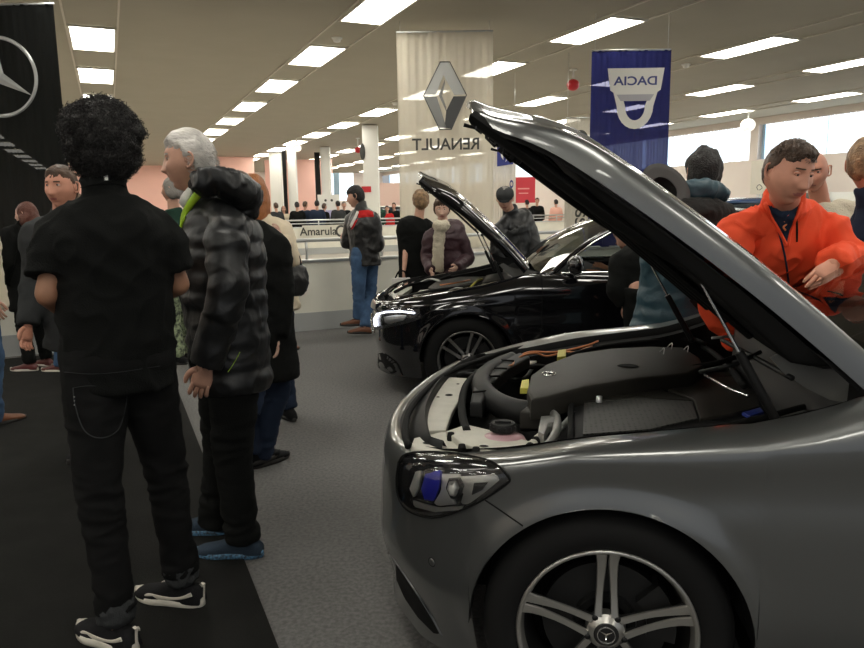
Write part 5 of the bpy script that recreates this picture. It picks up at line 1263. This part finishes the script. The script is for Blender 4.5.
def on_surf(out, pts, off=.004, key='top', from_=None):
    """project local points onto the garment from outside, toward the spine axis"""
    me = out[key].data; B = BVHTree.FromPolygons([v.co.copy() for v in me.vertices], [tuple(p.vertices) for p in me.polygons]); r = []
    for p in pts:
        p = Vector(p); h = B.find_nearest(p); 
        if h[0] is not None: r.append(h[0]+h[1]*off)
    return r
def camray_surf(out, pix, off=.003, key='top'):
    me = out[key].data; B = BVHTree.FromPolygons([v.co.copy() for v in me.vertices], [tuple(p.vertices) for p in me.polygons]); T = out['Tw']; o_ = T @ Vector((0, 0, CAM_H)); r = []
    for px, py in pix:
        d = (T.to_3x3() @ ray(px, py)).normalized(); h = B.ray_cast(o_, d)
        if h[0] is not None: r.append(h[0]-d*off)
    return r
def strip(out, pix, r, m, name, key='top', flat=.4, off=.003, n=6, parent=None):
    P_ = catmull(pix, n) if n > 1 else pix; pts = camray_surf(out, P_, off, key)
    if len(pts) < 2: return None
    bm = bmesh.new(); tube(bm, pts, [(r, r*flat) if isinstance(r, float) else r], 8); return finish(name, bm, m, parent or out['root'], smooth=True)
def X(px, py, Y): return [*WY(px, py, Y)]       # a world point as list -> converted to the person's frame

def decal(out, poly, m, name, off=.004, key='top', parent=None):
    me = out[key].data; B = BVHTree.FromPolygons([v.co.copy() for v in me.vertices], [tuple(p.vertices) for p in me.polygons]); T = out['Tw']; o_ = T @ Vector((0, 0, CAM_H)); T3 = T.to_3x3()
    def hit(px, py):
        d = (T3 @ ray(px, py)).normalized(); h = B.ray_cast(o_, d); return None if h[0] is None else (h[0], h[1] if h[1].dot(d) < 0 else -h[1])
    return patch(hit, poly, off, m, name, parent or out['root'], nb=32, nr=5, thick=1)
# ---- 1 curly-haired man, back to the camera
p1 = Vector((-1.02, 2.32, 0))
o = person('man with big black curly hair seen from behind in black polo shirt and black jeans', p1, R(22), 1.80, q=.0085, build=1.02, skin=sk2, fat=1.0, hres=1.0,
    J=dict(anL=X(118, 622, 2.15), anR=X(183, 582, 2.42), knL=X(99, 487, 2.2), knR=X(165, 465, 2.42), hipL=X(95, 368, 2.27), hipR=X(142, 366, 2.37), pelvis=X(119, 360, 2.31), waist=X(116, 305, 2.31), chest=X(110, 240, 2.31), neck=X(104, 192, 2.31), head=X(103, 147, 2.34),
           shL=X(60, 222, 2.27), elL=X(47, 294, 2.20), wrL=X(78, 322, 2.50), shR=X(155, 219, 2.36), elR=X(179, 284, 2.40), wrR=X(150, 302, 2.66)),
    head=(R(6), R(4), 0), top=dict(mat=c_black, sleeve=.78, hem=.86, name='polo_shirt', fold=.008, collar=(.045, .064), grow=.012, hemr=.155), bottom=dict(mat=c_jean_b, name='jeans', cuff=.10, grow=.012), shoes=(shoe_b, sole_w, sole_w), foot=(R(38), R(50)))
Mh_ = o['Mhd']
bm = bmesh.new(); ell(bm, Mh_ @ Vector((0, -.012, .035)), (.112, .120, .118), 40); ell(bm, Mh_ @ Vector((0, -.03, -.030)), (.106, .100, .085), 32)
for q_ in range(60):
    rnd = random.Random(q_); v = Vector((rnd.gauss(0, 1), rnd.gauss(0, 1)-.2, rnd.gauss(0, 1))).normalized()
    if v.y > .55 and v.z < .2: continue
    ell(bm, Mh_ @ (Vector((v.x*.104, v.y*.106-.014, v.z*.108+.025))), (rnd.uniform(.016, .028),)*3, 10)
me = remesh(bm, .006, 2, lambda p: .010*noise.noise(Vector(p)*28)+.007*noise.noise(Vector(p)*70)); hr_ = newobj('hair', me, h_black, o['root'])
afro = me; rnd = random.Random(3); bm = bmesh.new(); vv = afro.vertices; idx = list(range(len(vv))); rnd.shuffle(idx)
for i in idx[:3600]:
    p = vv[i].co; nn = vv[i].normal; tt_ = nn.orthogonal().normalized(); b2 = nn.cross(tt_); ph = rnd.uniform(0, 6.3); rr = rnd.uniform(.003, .007); L = rnd.uniform(.006, .018)
    tube(bm, [p-nn*.004+nn*L*t+(tt_*math.cos(ph+t*7)+b2*math.sin(ph+t*7))*rr for t in (0, .2, .4, .6, .8, 1)], [.0011], 3, cap=False)
finish('curls', bm, h_black, hr_, smooth=True)
bm = bmesh.new(); tgp = camray_surf(o, [(106, 178)], .002)
if tgp: box(bm, tgp[0], (.012, .003, .016), None); finish('collar_tag', bm, white_m, o['root'])
strip(o, [(78, 188), (98, 184), (118, 184), (130, 190)], .004, c_black, 'collar_seam', off=.002)
for pts in ([(73, 388), (86, 386), (102, 386), (126, 386)], [(73, 388), (75, 405), (84, 430), (100, 438), (118, 430), (126, 405), (127, 388)], [(64, 372), (90, 374), (120, 372), (160, 366)]): strip(o, pts, .0018, c_grey, 'pocket_seam', key='bottom', off=.001)
for zz in (0, 4, 8):
    r_ = camray_surf(o, [(74.5, 397+zz)], .002, 'bottom')
    if r_: bm = bmesh.new(); ell(bm, r_[0], (.0025,)*3, 8); finish('rivet', bm, chrome, o['root'])
for a in 'LR':
    an = o['D']['an'+a]; kn = o['D']['kn'+a]; bm = bmesh.new(); e = an.lerp(kn, .10); d_ = (kn-an).normalized(); tube(bm, [e-d_*.035, e-d_*.005, e+d_*.03], [.058, .060, .061], 22, n=3); tube(bm, [e-d_*.05, e-d_*.03], [.045, .05], 18)
    me = remesh(bm, .007, 2, folds(.005, 20, 30)); newobj('turned_cuff', me, c_grey, o['bottom'])

# ---- 2 grey-haired man in profile
p2 = Vector((-.93, 2.86, 0))
o = person('grey-haired man in black quilted jacket with lime zip, seen in profile facing left', p2, R(84), 1.80, q=.0085, build=1.0, skin=sk1, hres=1.25, nose=.92, hk=.95,
    J=dict(anR=X(214, 522, 3.0), anL=X(243, 538, 2.78), knR=X(222, 448, 2.98), knL=X(233, 455, 2.80), hipR=X(222, 360, 2.95), hipL=X(234, 362, 2.80), pelvis=X(228, 352, 2.87), waist=X(225, 305, 2.88), chest=X(221, 248, 2.88), neck=X(210, 196, 2.88), head=X(190, 162, 2.86),
           shL=X(228, 222, 2.70), elL=X(228, 292, 2.62), wrL=X(206, 366, 2.64), shR=X(208, 219, 3.06), elR=X(196, 290, 3.14), wrR=X(206, 348, 3.1)), curl=.55,
    head=(R(14), R(3), 0), top=dict(mat=c_puff, puff=.085, pitch=.085, hem=.80, name='puffer_jacket', collar=(.075, .085), grow=.034, fold=.006, hemr=.165, smooth=2), bottom=dict(mat=c_black, grow=.02, cuff=-.03), shoes=(shoe_blue, sole_blue), foot=(R(0), R(0)),
    hair=dict(style='short', mat=h_white, thick=.016, mask=mask_short(.50, -.62, -.02), nz=.005, nf=35))
T_ = o['Tw']
bm = bmesh.new()      # hood lying on the shoulders
hc = [T_ @ WY(*q_) for q_ in ((198, 186, 2.74), (214, 180, 2.72), (233, 186, 2.76), (245, 196, 2.86), (240, 194, 3.0), (222, 186, 3.06), (202, 190, 3.02))]
tube(bm, hc, [(.045, .04), (.055, .05), (.065, .055), (.065, .06), (.06, .05), (.05, .05), (.04, .04)], 18, n=6); ell(bm, T_ @ WY(242, 205, 2.88), (.075, .07, .075), 16)
me = remesh(bm, .008, 3, folds(.012, 9, 9, 3)); newobj('hood', me, c_puff, o['top'])
strip(o, [(221, 178), (207, 188), (194, 202), (183, 222), (180, 240), (178, 262), (176, 290), (176, 320), (180, 345)], .0075, c_lime, 'lime_zip', off=.004)
bm = bmesh.new(); tube(bm, [T_ @ WY(*q_) for q_ in ((222, 174, 2.74), (208, 185, 2.74), (194, 199, 2.77), (184, 216, 2.82), (181, 236, 2.86))], [(.013, .02), (.012, .018), (.010, .016), (.008, .014), (.004, .008)], 12, n=6); finish('lime_collar', bm, c_lime, o['top'], smooth=True)
strip(o, [(228, 372), (234, 363), (240, 352)], .003, c_lime, 'hem_cord', off=.003)
bm = bmesh.new(); tube(bm, [T_ @ WY(193, 190, 2.84), T_ @ WY(184, 202, 2.80), T_ @ WY(196, 208, 2.88)], [.022, .020, .02], 14, n=3); finish('shirt_collar', bm, c_white, o['root'], smooth=True)
strands(o['Mhd'], 700, h_white, 'hair_strands', o['hair'], lambda v: Vector((v.x*.086, v.y*.106, v.z*.130)) if (v.z > .45 or (v.y < 0 and v.z > -.45)) and not (v.y > .5 and v.z < .62) else None, .020, r=.0011, comb=lambda v: Vector((v.x*.2, -.8, -.35-.3*(v.y<0))), curl=.002)

# ---- 3 orange jacket man leaning over the bonnet opening
p3 = Vector((1.80, 3.75, 0))
o = person('man in bright orange jacket leaning over the far side of the grey car', p3, R(186), 1.80, q=.0095, build=1.12, skin=sk3, hres=1.35, fat=1.12, hk=.98, eyes_down=1.2, legs=True,
    J=dict(pelvis=X(772, 330, 3.62), waist=X(775, 290, 3.42), chest=X(779, 248, 3.16), neck=X(783, 208, 2.98), head=X(788, 174, 2.84), shR=X(737, 228, 3.0), elR=X(716, 300, 3.0), wrR=X(742, 345, 2.95), shL=X(827, 226, 3.05), elL=X(848, 258, 2.98), wrL=X(833, 264, 2.78)), foot=(0, 0),
    hand_dirs=dict(L=((-.72, -.30, -.55), (.25, .75, -.6), .25)),
    head=(R(10), R(16), R(-4)), top=dict(mat=c_org, hem=.80, name='softshell_jacket', grow=.026, fold=.013, collar=(.055, .085), hemr=.18), bottom=dict(mat=c_navy), shoes=(shoe_b, sole_d),
    hair=dict(style='short', mat=h_brown, thick=.017, mask=mask_short(.56, -.62, -.02), nz=.007, nf=35))
T_ = o['Tw']
strip(o, [(771, 206), (776, 222), (781, 240), (786, 262), (789, 290), (789, 312)], .0045, c_navy, 'front_zip', off=.003)

bm = bmesh.new(); bm.free(); decal(o, [(767, 205), (776, 209), (790, 208), (799, 205), (795, 216), (790, 228), (787, 244), (780, 232), (773, 219)], c_navy, 'dark_shirt')
for pts in ([(765, 203), (771, 217), (779, 231), (787, 246)], [(801, 203), (797, 216), (791, 230), (788, 246)]): strip(o, pts, (.006, .010), c_org, 'open_collar', off=.003)
bm = bmesh.new(); pts = camray_surf(o, [(785, 226)], .008)
if pts: tube(bm, [pts[0]+Vector((.004, 0, .02)), pts[0]+Vector((-.006, 0, .008)), pts[0]+Vector((.006, 0, -.004)), pts[0]+Vector((-.004, 0, -.018))], [.004], 8, n=4)
finish('necklace_pendant', bm, copper, o['root'], smooth=True)
strip(o, [(796, 212), (797, 225), (797, 242)], .004, c_black, 'chest_pocket_zip', off=.003)
for pts in ([(758, 192), (752, 205), (762, 216)], [(800, 216), (812, 208), (819, 200)], [(735, 222), (750, 232), (766, 236)], [(733, 215), (742, 200), (756, 192)]): strip(o, pts, .0022, c_org, 'seam', off=.001)
strands(o['Mhd'], 500, h_brown, 'hair_strands', o['hair'], lambda v: Vector((v.x*.090, v.y*.110, v.z*.135)) if v.z > .5 else None, .025, r=.0012, comb=lambda v: Vector((.7, .5, -.2+.2*v.z)), curl=.002)

# ---- 4 teal jacket person seen from behind
p4 = Vector((1.42, 4.1, 0))
o = person('person with short black hair seen from behind, teal quilted jacket under a black furry bag', p4, R(-4), 1.78, q=.012, build=1.05, skin=sk1, hres=.7,
    J=dict(pelvis=X(672, 322, 3.95), waist=X(676, 285, 3.95), chest=X(684, 238, 3.95), neck=X(700, 200, 3.95), head=X(704, 174, 3.98), shL=X(663, 222, 3.9), shR=X(725, 218, 4.0), elL=X(655, 268, 3.9), wrL=X(662, 308, 4.0), elR=X(735, 262, 4.05), wrR=X(720, 290, 4.2)),
    head=(R(-10), R(6), 0), top=dict(mat=c_teal, puff=.07, pitch=.10, hem=.74, name='quilted_jacket', grow=.04, hemr=.20), bottom=dict(mat=c_black), shoes=(shoe_b, sole_d),
    hair=dict(style='short', mat=h_black, thick=.03, mask=mask_short(.4, -.9, -.6), nz=.014, nf=30))
T_ = o['Tw']; bm = bmesh.new()
tube(bm, [T_ @ WY(*q_) for q_ in ((678, 192, 3.82), (692, 190, 3.76), (708, 190, 3.76), (724, 194, 3.84))], [(.05, .04), (.055, .05), (.055, .05), (.04, .04)], 14, n=5); me = remesh(bm, .011, 2, folds(.01, 9, 9)); newobj('hood', me, c_teal, o['top'])
bm = bmesh.new(); tube(bm, [T_ @ WY(*q_) for q_ in ((655, 205, 3.78), (668, 208, 3.70), (690, 210, 3.68), (712, 210, 3.72), (728, 214, 3.85))], [(.06, .05), (.09, .06), (.10, .06), (.09, .06), (.05, .05)], 16, n=5)
tube(bm, [T_ @ WY(*q_) for q_ in ((690, 215, 3.70), (697, 235, 3.68), (704, 262, 3.70), (706, 285, 3.75))], [(.16, .07), (.17, .08), (.15, .08), (.10, .06)], 18, n=5, side=T_.to_3x3() @ Vector((1, 0, 0)))
me = remesh(bm, .011, 2, lambda p: .012*noise.noise(Vector(p)*30)); newobj('fur_wrap', me, c_fur, o['root'])
# wide-brimmed hat held at the shoulder
hc = WY(664, 190, 3.66); ht = empty('wide_brimmed_hat', hc, 0, 'dark wide-brimmed hat hanging beside the teal jacket shoulder', 'hat')
Mx = Matrix.Rotation(R(20), 4, 'Z') @ Matrix.Rotation(R(62), 4, 'X')
bm = bmesh.new(); lathe(bm, [(.075, 0), (.12, .004), (.145, .012), (.147, .016), (.12, .009), (.075, .005)], 40, Mx); finish('brim', bm, mat('hat_felt', (.05, .047, .045), .8), ht, smooth=True)
bm = bmesh.new(); lathe(bm, [(.078, 0), (.072, -.05), (.06, -.08), (.02, -.085), (0, -.08)], 32, Mx); finish('crown', bm, c_fur, ht, smooth=True)

# ---- 5 man at the right edge
person('man with short brown hair and dark blue jacket cut off by the right edge', Vector((2.35, 3.55, 0)), R(-50), 1.82, q=.012, build=1.05, skin=sk3, hres=.9, J=dict(head=X(868, 166, 3.5), neck=X(874, 196, 3.5), shL=X(866, 220, 3.5), elL=X(866, 285, 3.5), wrL=X(870, 330, 3.5)),
    head=(R(0), R(6), 0), top=dict(mat=c_navy, hem=.78, grow=.025, collar=(.05, .075)), bottom=dict(mat=c_navy), shoes=(shoe_b, sole_d), hair=dict(style='short', mat=h_blond, thick=.02, mask=mask_short(.45, -.6, .0)))
# ---- bald man behind
pb_ = WY(814, 300, 4.4); person('bald man mostly hidden behind the shoulder of the orange jacket', Vector((pb_.x, 4.4, 0)), R(165), 1.76, q=.016, skin=sk3, hres=.8, J=dict(head=X(814, 172, 4.35)), head=(R(-20), R(15), 0), top=dict(mat=c_scarf, grow=.02), bottom=dict(mat=c_navy), shoes=(shoe_b, sole_d))

def at_u(px, u_): d = ray(px, 206); return Vector((0, 0, 0))+Vector((d.x, d.y, 0))*(u_/d.dot(U))
def at(px, Y): p = WY(px, 300, Y); return Vector((p.x, Y, 0))
# ---- 6 man behind the curly man
person('dark-haired man in dark grey coat facing us behind the curly-haired man', at(66, 4.1), R(172), 1.76, q=.012, skin=sk3, hres=1.0, J=dict(pelvis=X(82, 320, 4.1), hipR=X(76, 322, 4.1), hipL=X(92, 322, 4.1), knR=X(84, 385, 4.1), knL=X(98, 385, 4.1), anR=X(88, 440, 4.1), anL=X(100, 440, 4.1), head=X(62, 188, 4.1), neck=X(64, 216, 4.1), elR=X(33, 285, 4.0), wrR=X(28, 326, 3.9), shR=X(40, 240, 4.05), shL=X(90, 240, 4.15)), head=(R(0), R(2), 0),
    top=dict(mat=c_grey, hem=.78, grow=.03, collar=(.04, .08)), bottom=dict(mat=c_denim), shoes=(shoe_b, sole_d), hair=dict(style='short', mat=h_brown, thick=.012, mask=mask_short(.52, -.6, 0)))
# ---- 7 woman with red-brown hair at the left barrier
person('woman with red-brown bob and black coat in profile by the black star banner', at(30, 6.5), R(75), 1.62, q=.014, skin=skw, hres=.8, female=True, J=dict(head=X(26, 215, 6.5)), head=(R(10), 0, 0), top=dict(mat=c_black, hem=.62, name='coat', grow=.03, collar=(.05, .07)), bottom=dict(mat=c_black), shoes=(shoe_rd, sole_w), foot=(R(10), R(-10)), hair=dict(style='bob', mat=h_red, len=.12))
person('person in blue jeans and reddish shoes standing behind the curly-haired man', at(86, 6.35), R(60), 1.62, q=.02, skin=sk1, hres=.5, J=dict(anL=X(60, 366, 6.35), knL=X(62, 335, 6.35), anR=X(72, 366, 6.4)), top=dict(mat=c_black, hem=.75, grow=.02), bottom=dict(mat=c_denim), shoes=(shoe_rd, sole_w), foot=(R(20), R(20)), hair=dict(style='short', mat=h_brown))
person('person in pale jacket, blue jeans and brown boots cut off by the left edge', at(-20, 4.75), R(-60), 1.74, q=.015, skin=sk1, hres=.5, J=dict(anL=X(-6, 420, 4.7), anR=X(-32, 420, 4.9), knL=X(-8, 360, 4.7)), top=dict(mat=c_scarf, hem=.83, grow=.03, hemr=.19), bottom=dict(mat=c_denim), shoes=(shoe_br, sole_d), foot=(R(20), R(20)), hair=dict(style='short', mat=h_brown))
# ---- 8 people behind the grey-haired man
person('woman in long black coat standing directly behind the grey-haired man', at(256, 3.75), R(20), 1.66, q=.013, skin=skw, hres=.6, female=True, J=dict(anL=X(252, 450, 3.8), anR=X(262, 455, 3.85), head=X(240, 196, 3.75), neck=X(244, 220, 3.75), shR=X(277, 240, 3.75), elR=X(282, 290, 3.72), wrR=X(279, 335, 3.68), shL=X(235, 240, 3.7)), top=dict(mat=c_black, hem=.58, name='coat', grow=.03, hemr=.20), bottom=dict(mat=c_navy), shoes=(shoe_b, sole_d), foot=(R(-60), R(-60)), hair=dict(style='short', mat=h_brown))
o = person('woman with long ginger hair in cream padded jacket carrying a black bag', at(268, 4.7), R(35), 1.72, q=.013, skin=skw, hres=.6, female=True, J=dict(head=X(252, 193, 4.7), neck=X(258, 218, 4.7), shR=X(280, 228, 4.65), elR=X(291, 262, 4.6), wrR=X(282, 240, 4.4)), top=dict(mat=c_cream, puff=.05, pitch=.09, hem=.80, grow=.03, collar=(.05, .08)), bottom=dict(mat=c_navy), shoes=(shoe_b, sole_d), hair=dict(style='long', mat=h_ging, len=.20))
bgp = WY(291, 277, 4.55); bg = empty('handbag', bgp, R(20), 'round black leather handbag hanging from the cream jacket arm', 'bag')
bm = bmesh.new(); tube(bm, [(0, 0, -.12), (0, 0, -.08), (0, 0, .0), (0, 0, .06), (0, 0, .08)], [(.06, .03), (.10, .05), (.12, .055), (.09, .04), (.04, .02)], 20, n=4, side=(1, 0, 0)); me = remesh(bm, .01, 2, folds(.008, 12, 12)); newobj('bag_body', me, c_leather, bg)
bm = bmesh.new(); tube(bm, [(-.07, 0, .06), (-.06, 0, .14), (0, 0, .21), (.05, 0, .14), (.07, 0, .06)], [.010], 10, n=5); finish('strap', bm, c_leather, bg, smooth=True)
person('person in dark clothes and brown shoes standing beyond the cream jacket', at(272, 7.0), R(15), 1.60, q=.02, skin=sk1, hres=.5, J=dict(anL=X(280, 345, 7.0), anR=X(286, 345, 7.1), knL=X(279, 325, 7.0), head=X(258, 201, 7.0)), top=dict(mat=c_navy, hem=.78, grow=.02), bottom=dict(mat=c_navy), shoes=(shoe_br, sole_d), foot=(R(-50), R(-50)), hair=dict(style='short', mat=h_brown))
person('person in dark green jacket and patterned trousers between the two men in front', at(179, 6.7), R(80), 1.68, q=.016, skin=sk1, hres=.6, J=dict(head=X(172, 190, 6.7)), top=dict(mat=c_green, hem=.78, grow=.03, collar=(.09, .09)), bottom=dict(mat=c_camo), shoes=(shoe_b, sole_d), hair=dict(style='bob', mat=h_gray, len=.08))
# ---- 9 man in leather jacket leaning on the rail
o = person('man in black leather jacket with red chest stripe and jeans leaning on the rail', at(366, 8.05), R(52), 1.74, q=.013, skin=sk1, hres=.9, J=dict(head=X(356, 197, 8.05), neck=X(361, 208, 8.05), anL=X(358, 318, 8.0), anR=X(365, 326, 7.9), shL=X(352, 216, 8.15), elL=X(347, 243, 8.2), wrL=X(345, 240, 8.25), shR=X(373, 216, 7.95), elR=X(378, 246, 7.95), wrR=X(362, 252, 8.0)),
    head=(R(30), R(8), 0), top=dict(mat=c_leather, hem=.83, grow=.03, fold=.008, collar=(.05, .07)), bottom=dict(mat=c_denim, name='jeans'), shoes=(shoe_br, sole_d), foot=(R(40), R(30)), hair=dict(style='short', mat=h_black, thick=.016, mask=mask_short(.35, -.7, -.3)))
decal(o, [(359, 211), (368, 210), (373, 212), (374, 217), (366, 217), (358, 218)], c_red, 'red_stripe'); decal(o, [(357, 211), (359, 212), (354, 223), (351, 228), (350, 225)], c_white, 'white_stripe'); decal(o, [(355, 221), (358, 219), (354, 227), (351, 230)], c_red, 'red_stripe')
# ---- 10 two women and the man in the cap beyond the black car
o = person('blond short-haired woman in black T-shirt turning her back beside the white banner', at(416, 7.7), R(-20), 1.66, q=.013, skin=sk1, hres=.8, female=True, J=dict(head=X(421, 202, 7.7), neck=X(419, 216, 7.7), shL=X(409, 227, 7.65), shR=X(431, 226, 7.75), elL=X(406, 250, 7.6), wrL=X(404, 270, 7.5), pelvis=X(418, 275, 7.7)), head=(R(20), R(6), 0), build=1.08,
    top=dict(mat=c_black, sleeve=.65, hem=.80, name='t_shirt', grow=.025), bottom=dict(mat=c_black), shoes=(shoe_b, sole_d), hair=dict(style='short', mat=h_blond, thick=.03, nz=.012, mask=mask_short(.45, -.8, -.35)))
hb_ = empty('handbag', WY(401, 281, 7.4), 0, 'small white bag held low by the woman in the black T-shirt', 'bag'); bm = bmesh.new(); box(bm, (0, 0, -.02), (.20, .08, .11), bevel=.02); finish('bag_body', bm, c_white, hb_, smooth=True, angle=40); bm = bmesh.new(); tube(bm, [(-.06, 0, .03), (-.02, 0, .10), (.04, 0, .10), (.06, 0, .03)], [.008], 8, n=4); finish('bag_handle', bm, c_black, hb_, smooth=True)
o = person('older woman in maroon quilted jacket and cream scarf smiling behind the black bonnet', at(447, 7.35), R(168), 1.62, q=.012, skin=skw, hres=1.1, female=True, mouth=1, J=dict(head=X(442, 210, 7.3), neck=X(443, 224, 7.3), shR=X(430, 234, 7.3), shL=X(459, 233, 7.3), elL=X(468, 258, 7.3), wrL=X(456, 268, 7.0), elR=X(427, 258, 7.3), wrR=X(431, 271, 7.0)), head=(R(10), R(8), 0), build=1.08,
    top=dict(mat=c_maroon, puff=.03, pitch=.09, hem=.72, grow=.03), bottom=dict(mat=c_black), shoes=(shoe_b, sole_d), hair=dict(style='short', mat=h_brown, thick=.03, nz=.012, mask=mask_short(.5, -.7, -.45)))
T_ = o['Tw']; bm = bmesh.new(); tube(bm, [T_ @ WY(*q_) for q_ in ((436, 224, 7.08), (441, 227, 7.03), (447, 224, 7.08))], [.05, .055, .05], 12, n=4); tube(bm, [T_ @ WY(*q_) for q_ in ((440, 226, 7.05), (439, 240, 7.03), (438, 256, 7.02), (438, 272, 7.04))], [(.06, .03)]*4, 12, n=4); me = remesh(bm, .011, 2, folds(.006, 20, 20)); newobj('scarf', me, c_scarf, o['root'])
o = person('man in dark flat cap, glasses and black padded jacket looking down at the black car', at(514, 7.35), R(150), 1.72, q=.012, skin=sk1, hres=1.1, J=dict(head=X(505, 199, 7.2), neck=X(511, 214, 7.3), shR=X(500, 226, 7.2), shL=X(528, 223, 7.4), elL=X(536, 252, 7.3), elR=X(497, 254, 7.2), wrR=X(502, 280, 7.2), wrL=X(533, 282, 7.3)), build=1.08, head=(R(20), R(22), 0), eyes_down=1,
    top=dict(mat=c_puff, puff=.03, pitch=.08, hem=.78, grow=.035, collar=(.07, .085)), bottom=dict(mat=c_black), shoes=(shoe_b, sole_d), hair=dict(style='short', mat=h_gray, thick=.008, mask=mask_short(.5, -.5, .0)), cap=c_grey)
gm = o['Mhd']; bm = bmesh.new()
for s_ in (-1, 1):
    tube(bm, [gm @ Vector((s_*.032+.021*math.cos(a), .096, .016+.016*math.sin(a))) for a in [2*PI*q_/16 for q_ in range(17)]], [.0018], 6); tube(bm, [gm @ Vector((s_*.053, .094, .02)), gm @ Vector((s_*.078, .05, .02)), gm @ Vector((s_*.080, -.005, .018))], [.0018], 6)
tube(bm, [gm @ Vector((-.011, .097, .018)), gm @ Vector((.011, .097, .018))], [.0018], 6); finish('glasses', bm, plast, o['root'], smooth=True)
# ---- 11 people at the black car's door
ps = WY(632, 300, 5.55)
o = person('driver with tanned arm sitting at the wheel inside the black car', Vector((ps.x, 5.62, 0)), R(90), 1.74, q=.014, skin=sk2, hres=.7, hands=True, J=dict(pelvis=X(650, 305, 5.62), waist=X(650, 290, 5.62), chest=X(645, 262, 5.62), neck=X(638, 240, 5.62), head=X(630, 238, 5.60) , shL=X(640, 252, 5.42), elL=X(634, 277, 5.40), wrL=X(603, 275, 5.42), shR=X(642, 252, 5.82), elR=X(630, 272, 5.85), wrR=X(605, 268, 5.75),
    hipL=X(652, 318, 5.52), hipR=X(652, 318, 5.72), knL=X(603, 312, 5.5), knR=X(603, 312, 5.74), anL=X(585, 330, 5.5), anR=X(585, 330, 5.74)), head=(0, R(8), 0), top=dict(mat=c_black, hem=.86, grow=.02, sleeve=.6), bottom=dict(mat=c_black), hair=dict(style='short', mat=h_black, thick=.012))
o = person('person in black bending at the open window of the black car', at(648, 4.62), R(30), 1.74, q=.014, skin=sk1, hres=.6, J=dict(pelvis=X(655, 308, 4.62), waist=X(650, 285, 4.66), chest=X(642, 262, 4.72), neck=X(634, 244, 4.78), head=X(628, 232, 4.84), shL=X(622, 256, 4.7), shR=X(655, 256, 4.8), elL=X(617, 290, 4.62), wrL=X(625, 305, 4.6), elR=X(668, 290, 4.7), wrR=X(660, 305, 4.7)), head=(R(20), R(40), 0),
    top=dict(mat=c_black, hem=.70, grow=.03), bottom=dict(mat=c_black), shoes=(shoe_b, sole_d), hair=dict(style='short', mat=h_black))

# ---- 12 the crowd beyond the far barrier
def hs(st, m_): return dict(style=st, mat=m_, len=.14)
CR = [(258, 24.2, 1.62, c_black, 'short', h_black, 150, 'distant person in black beside the left column'), (276, 24.0, 1.70, c_grey, 'short', h_brown, 40, 'distant person in dark grey just right of the cream jacket'), (283.5, 24.6, 1.6, c_cream, 'bob', h_brown, 190, 'distant person in beige beside the first black drape'),
      (297, 24.0, 1.72, c_black, 'short', h_black, 20, 'distant person in black, first right of the first black drape'), (305, 24.3, 1.74, c_navy, 'short', h_brown, -30, 'distant person in dark blue, second right of the first black drape'), (317, 23.9, 1.76, c_navy, 'short', h_black, 10, 'distant person in dark blue in front of the second black drape'),
      (324, 24.0, 1.66, c_black, 'short', h_brown, -40, 'distant person in black just left of the lilac stand'), (338, 23.9, 1.74, c_grey, 'short', h_black, 30, 'distant person in grey just right of the lilac stand'), (344, 24.1, 1.72, c_black, 'short', h_gray, 200, 'distant person in black closest to the leather-jacket man, left side'),
      (378, 24.0, 1.74, c_green, 'short', h_brown, 170, 'distant person in dark green right of the leather-jacket man'), (387, 23.9, 1.55, c_red, 'short', h_black, 180, 'distant person in red right of the leather-jacket man'), (394, 24.4, 1.66, c_black, 'short', h_brown, 160, 'distant person in black left of the white banner'),
      (489, 24.3, 1.66, c_black, 'short', h_brown, 160, 'distant person in black just left of the flat-capped man'), (527, 20.6, 1.70, c_black, 'short', h_black, 20, 'person in black cap behind the flat-capped man'), (537, 20.7, 1.78, c_black, 'short', h_brown, 175, 'man in dark open coat, leftmost of the group by the beige banner'),
      (556, 20.2, 1.70, c_pink, 'short', h_black, 20, 'person in peach hooded coat by the beige banner'), (570, 20.3, 1.62, c_white, 'long', h_black, -60, 'woman with long black hair and white top by the beige banner'), (579, 20.9, 1.70, c_cream, 'long', h_brown, 130, 'woman with long brown hair and cream top beside the beige banner')]
for px_, Y_, H_, m_, st_, hm_, fc_, lab_ in CR:
    l_ = at_u(px_, Y_ if Y_ > 22 else {527: 23.0, 537: 23.9, 556: 23.1, 570: 22.95, 579: 22.95}[px_])
    person(lab_, l_, R(fc_), H_, q=.032, skin=sk1, hres=.45, top=dict(mat=m_, hem=.75, grow=.03, name='coat'), bottom=dict(mat=c_navy), shoes=None, hair=hs(st_, hm_), group='crowd beyond the far barrier', female=st_ == 'long')
person('person with dark red shoes just outside the left edge, only a toe showing', WZ(-58, 520, 0), R(-84), 1.74, q=.016, skin=sk1, hres=.5, foot=(0, 0), top=dict(mat=c_grey, hem=.80, grow=.015), bottom=dict(mat=c_navy), shoes=(shoe_rd, sole_d), hair=hs('short', h_brown))
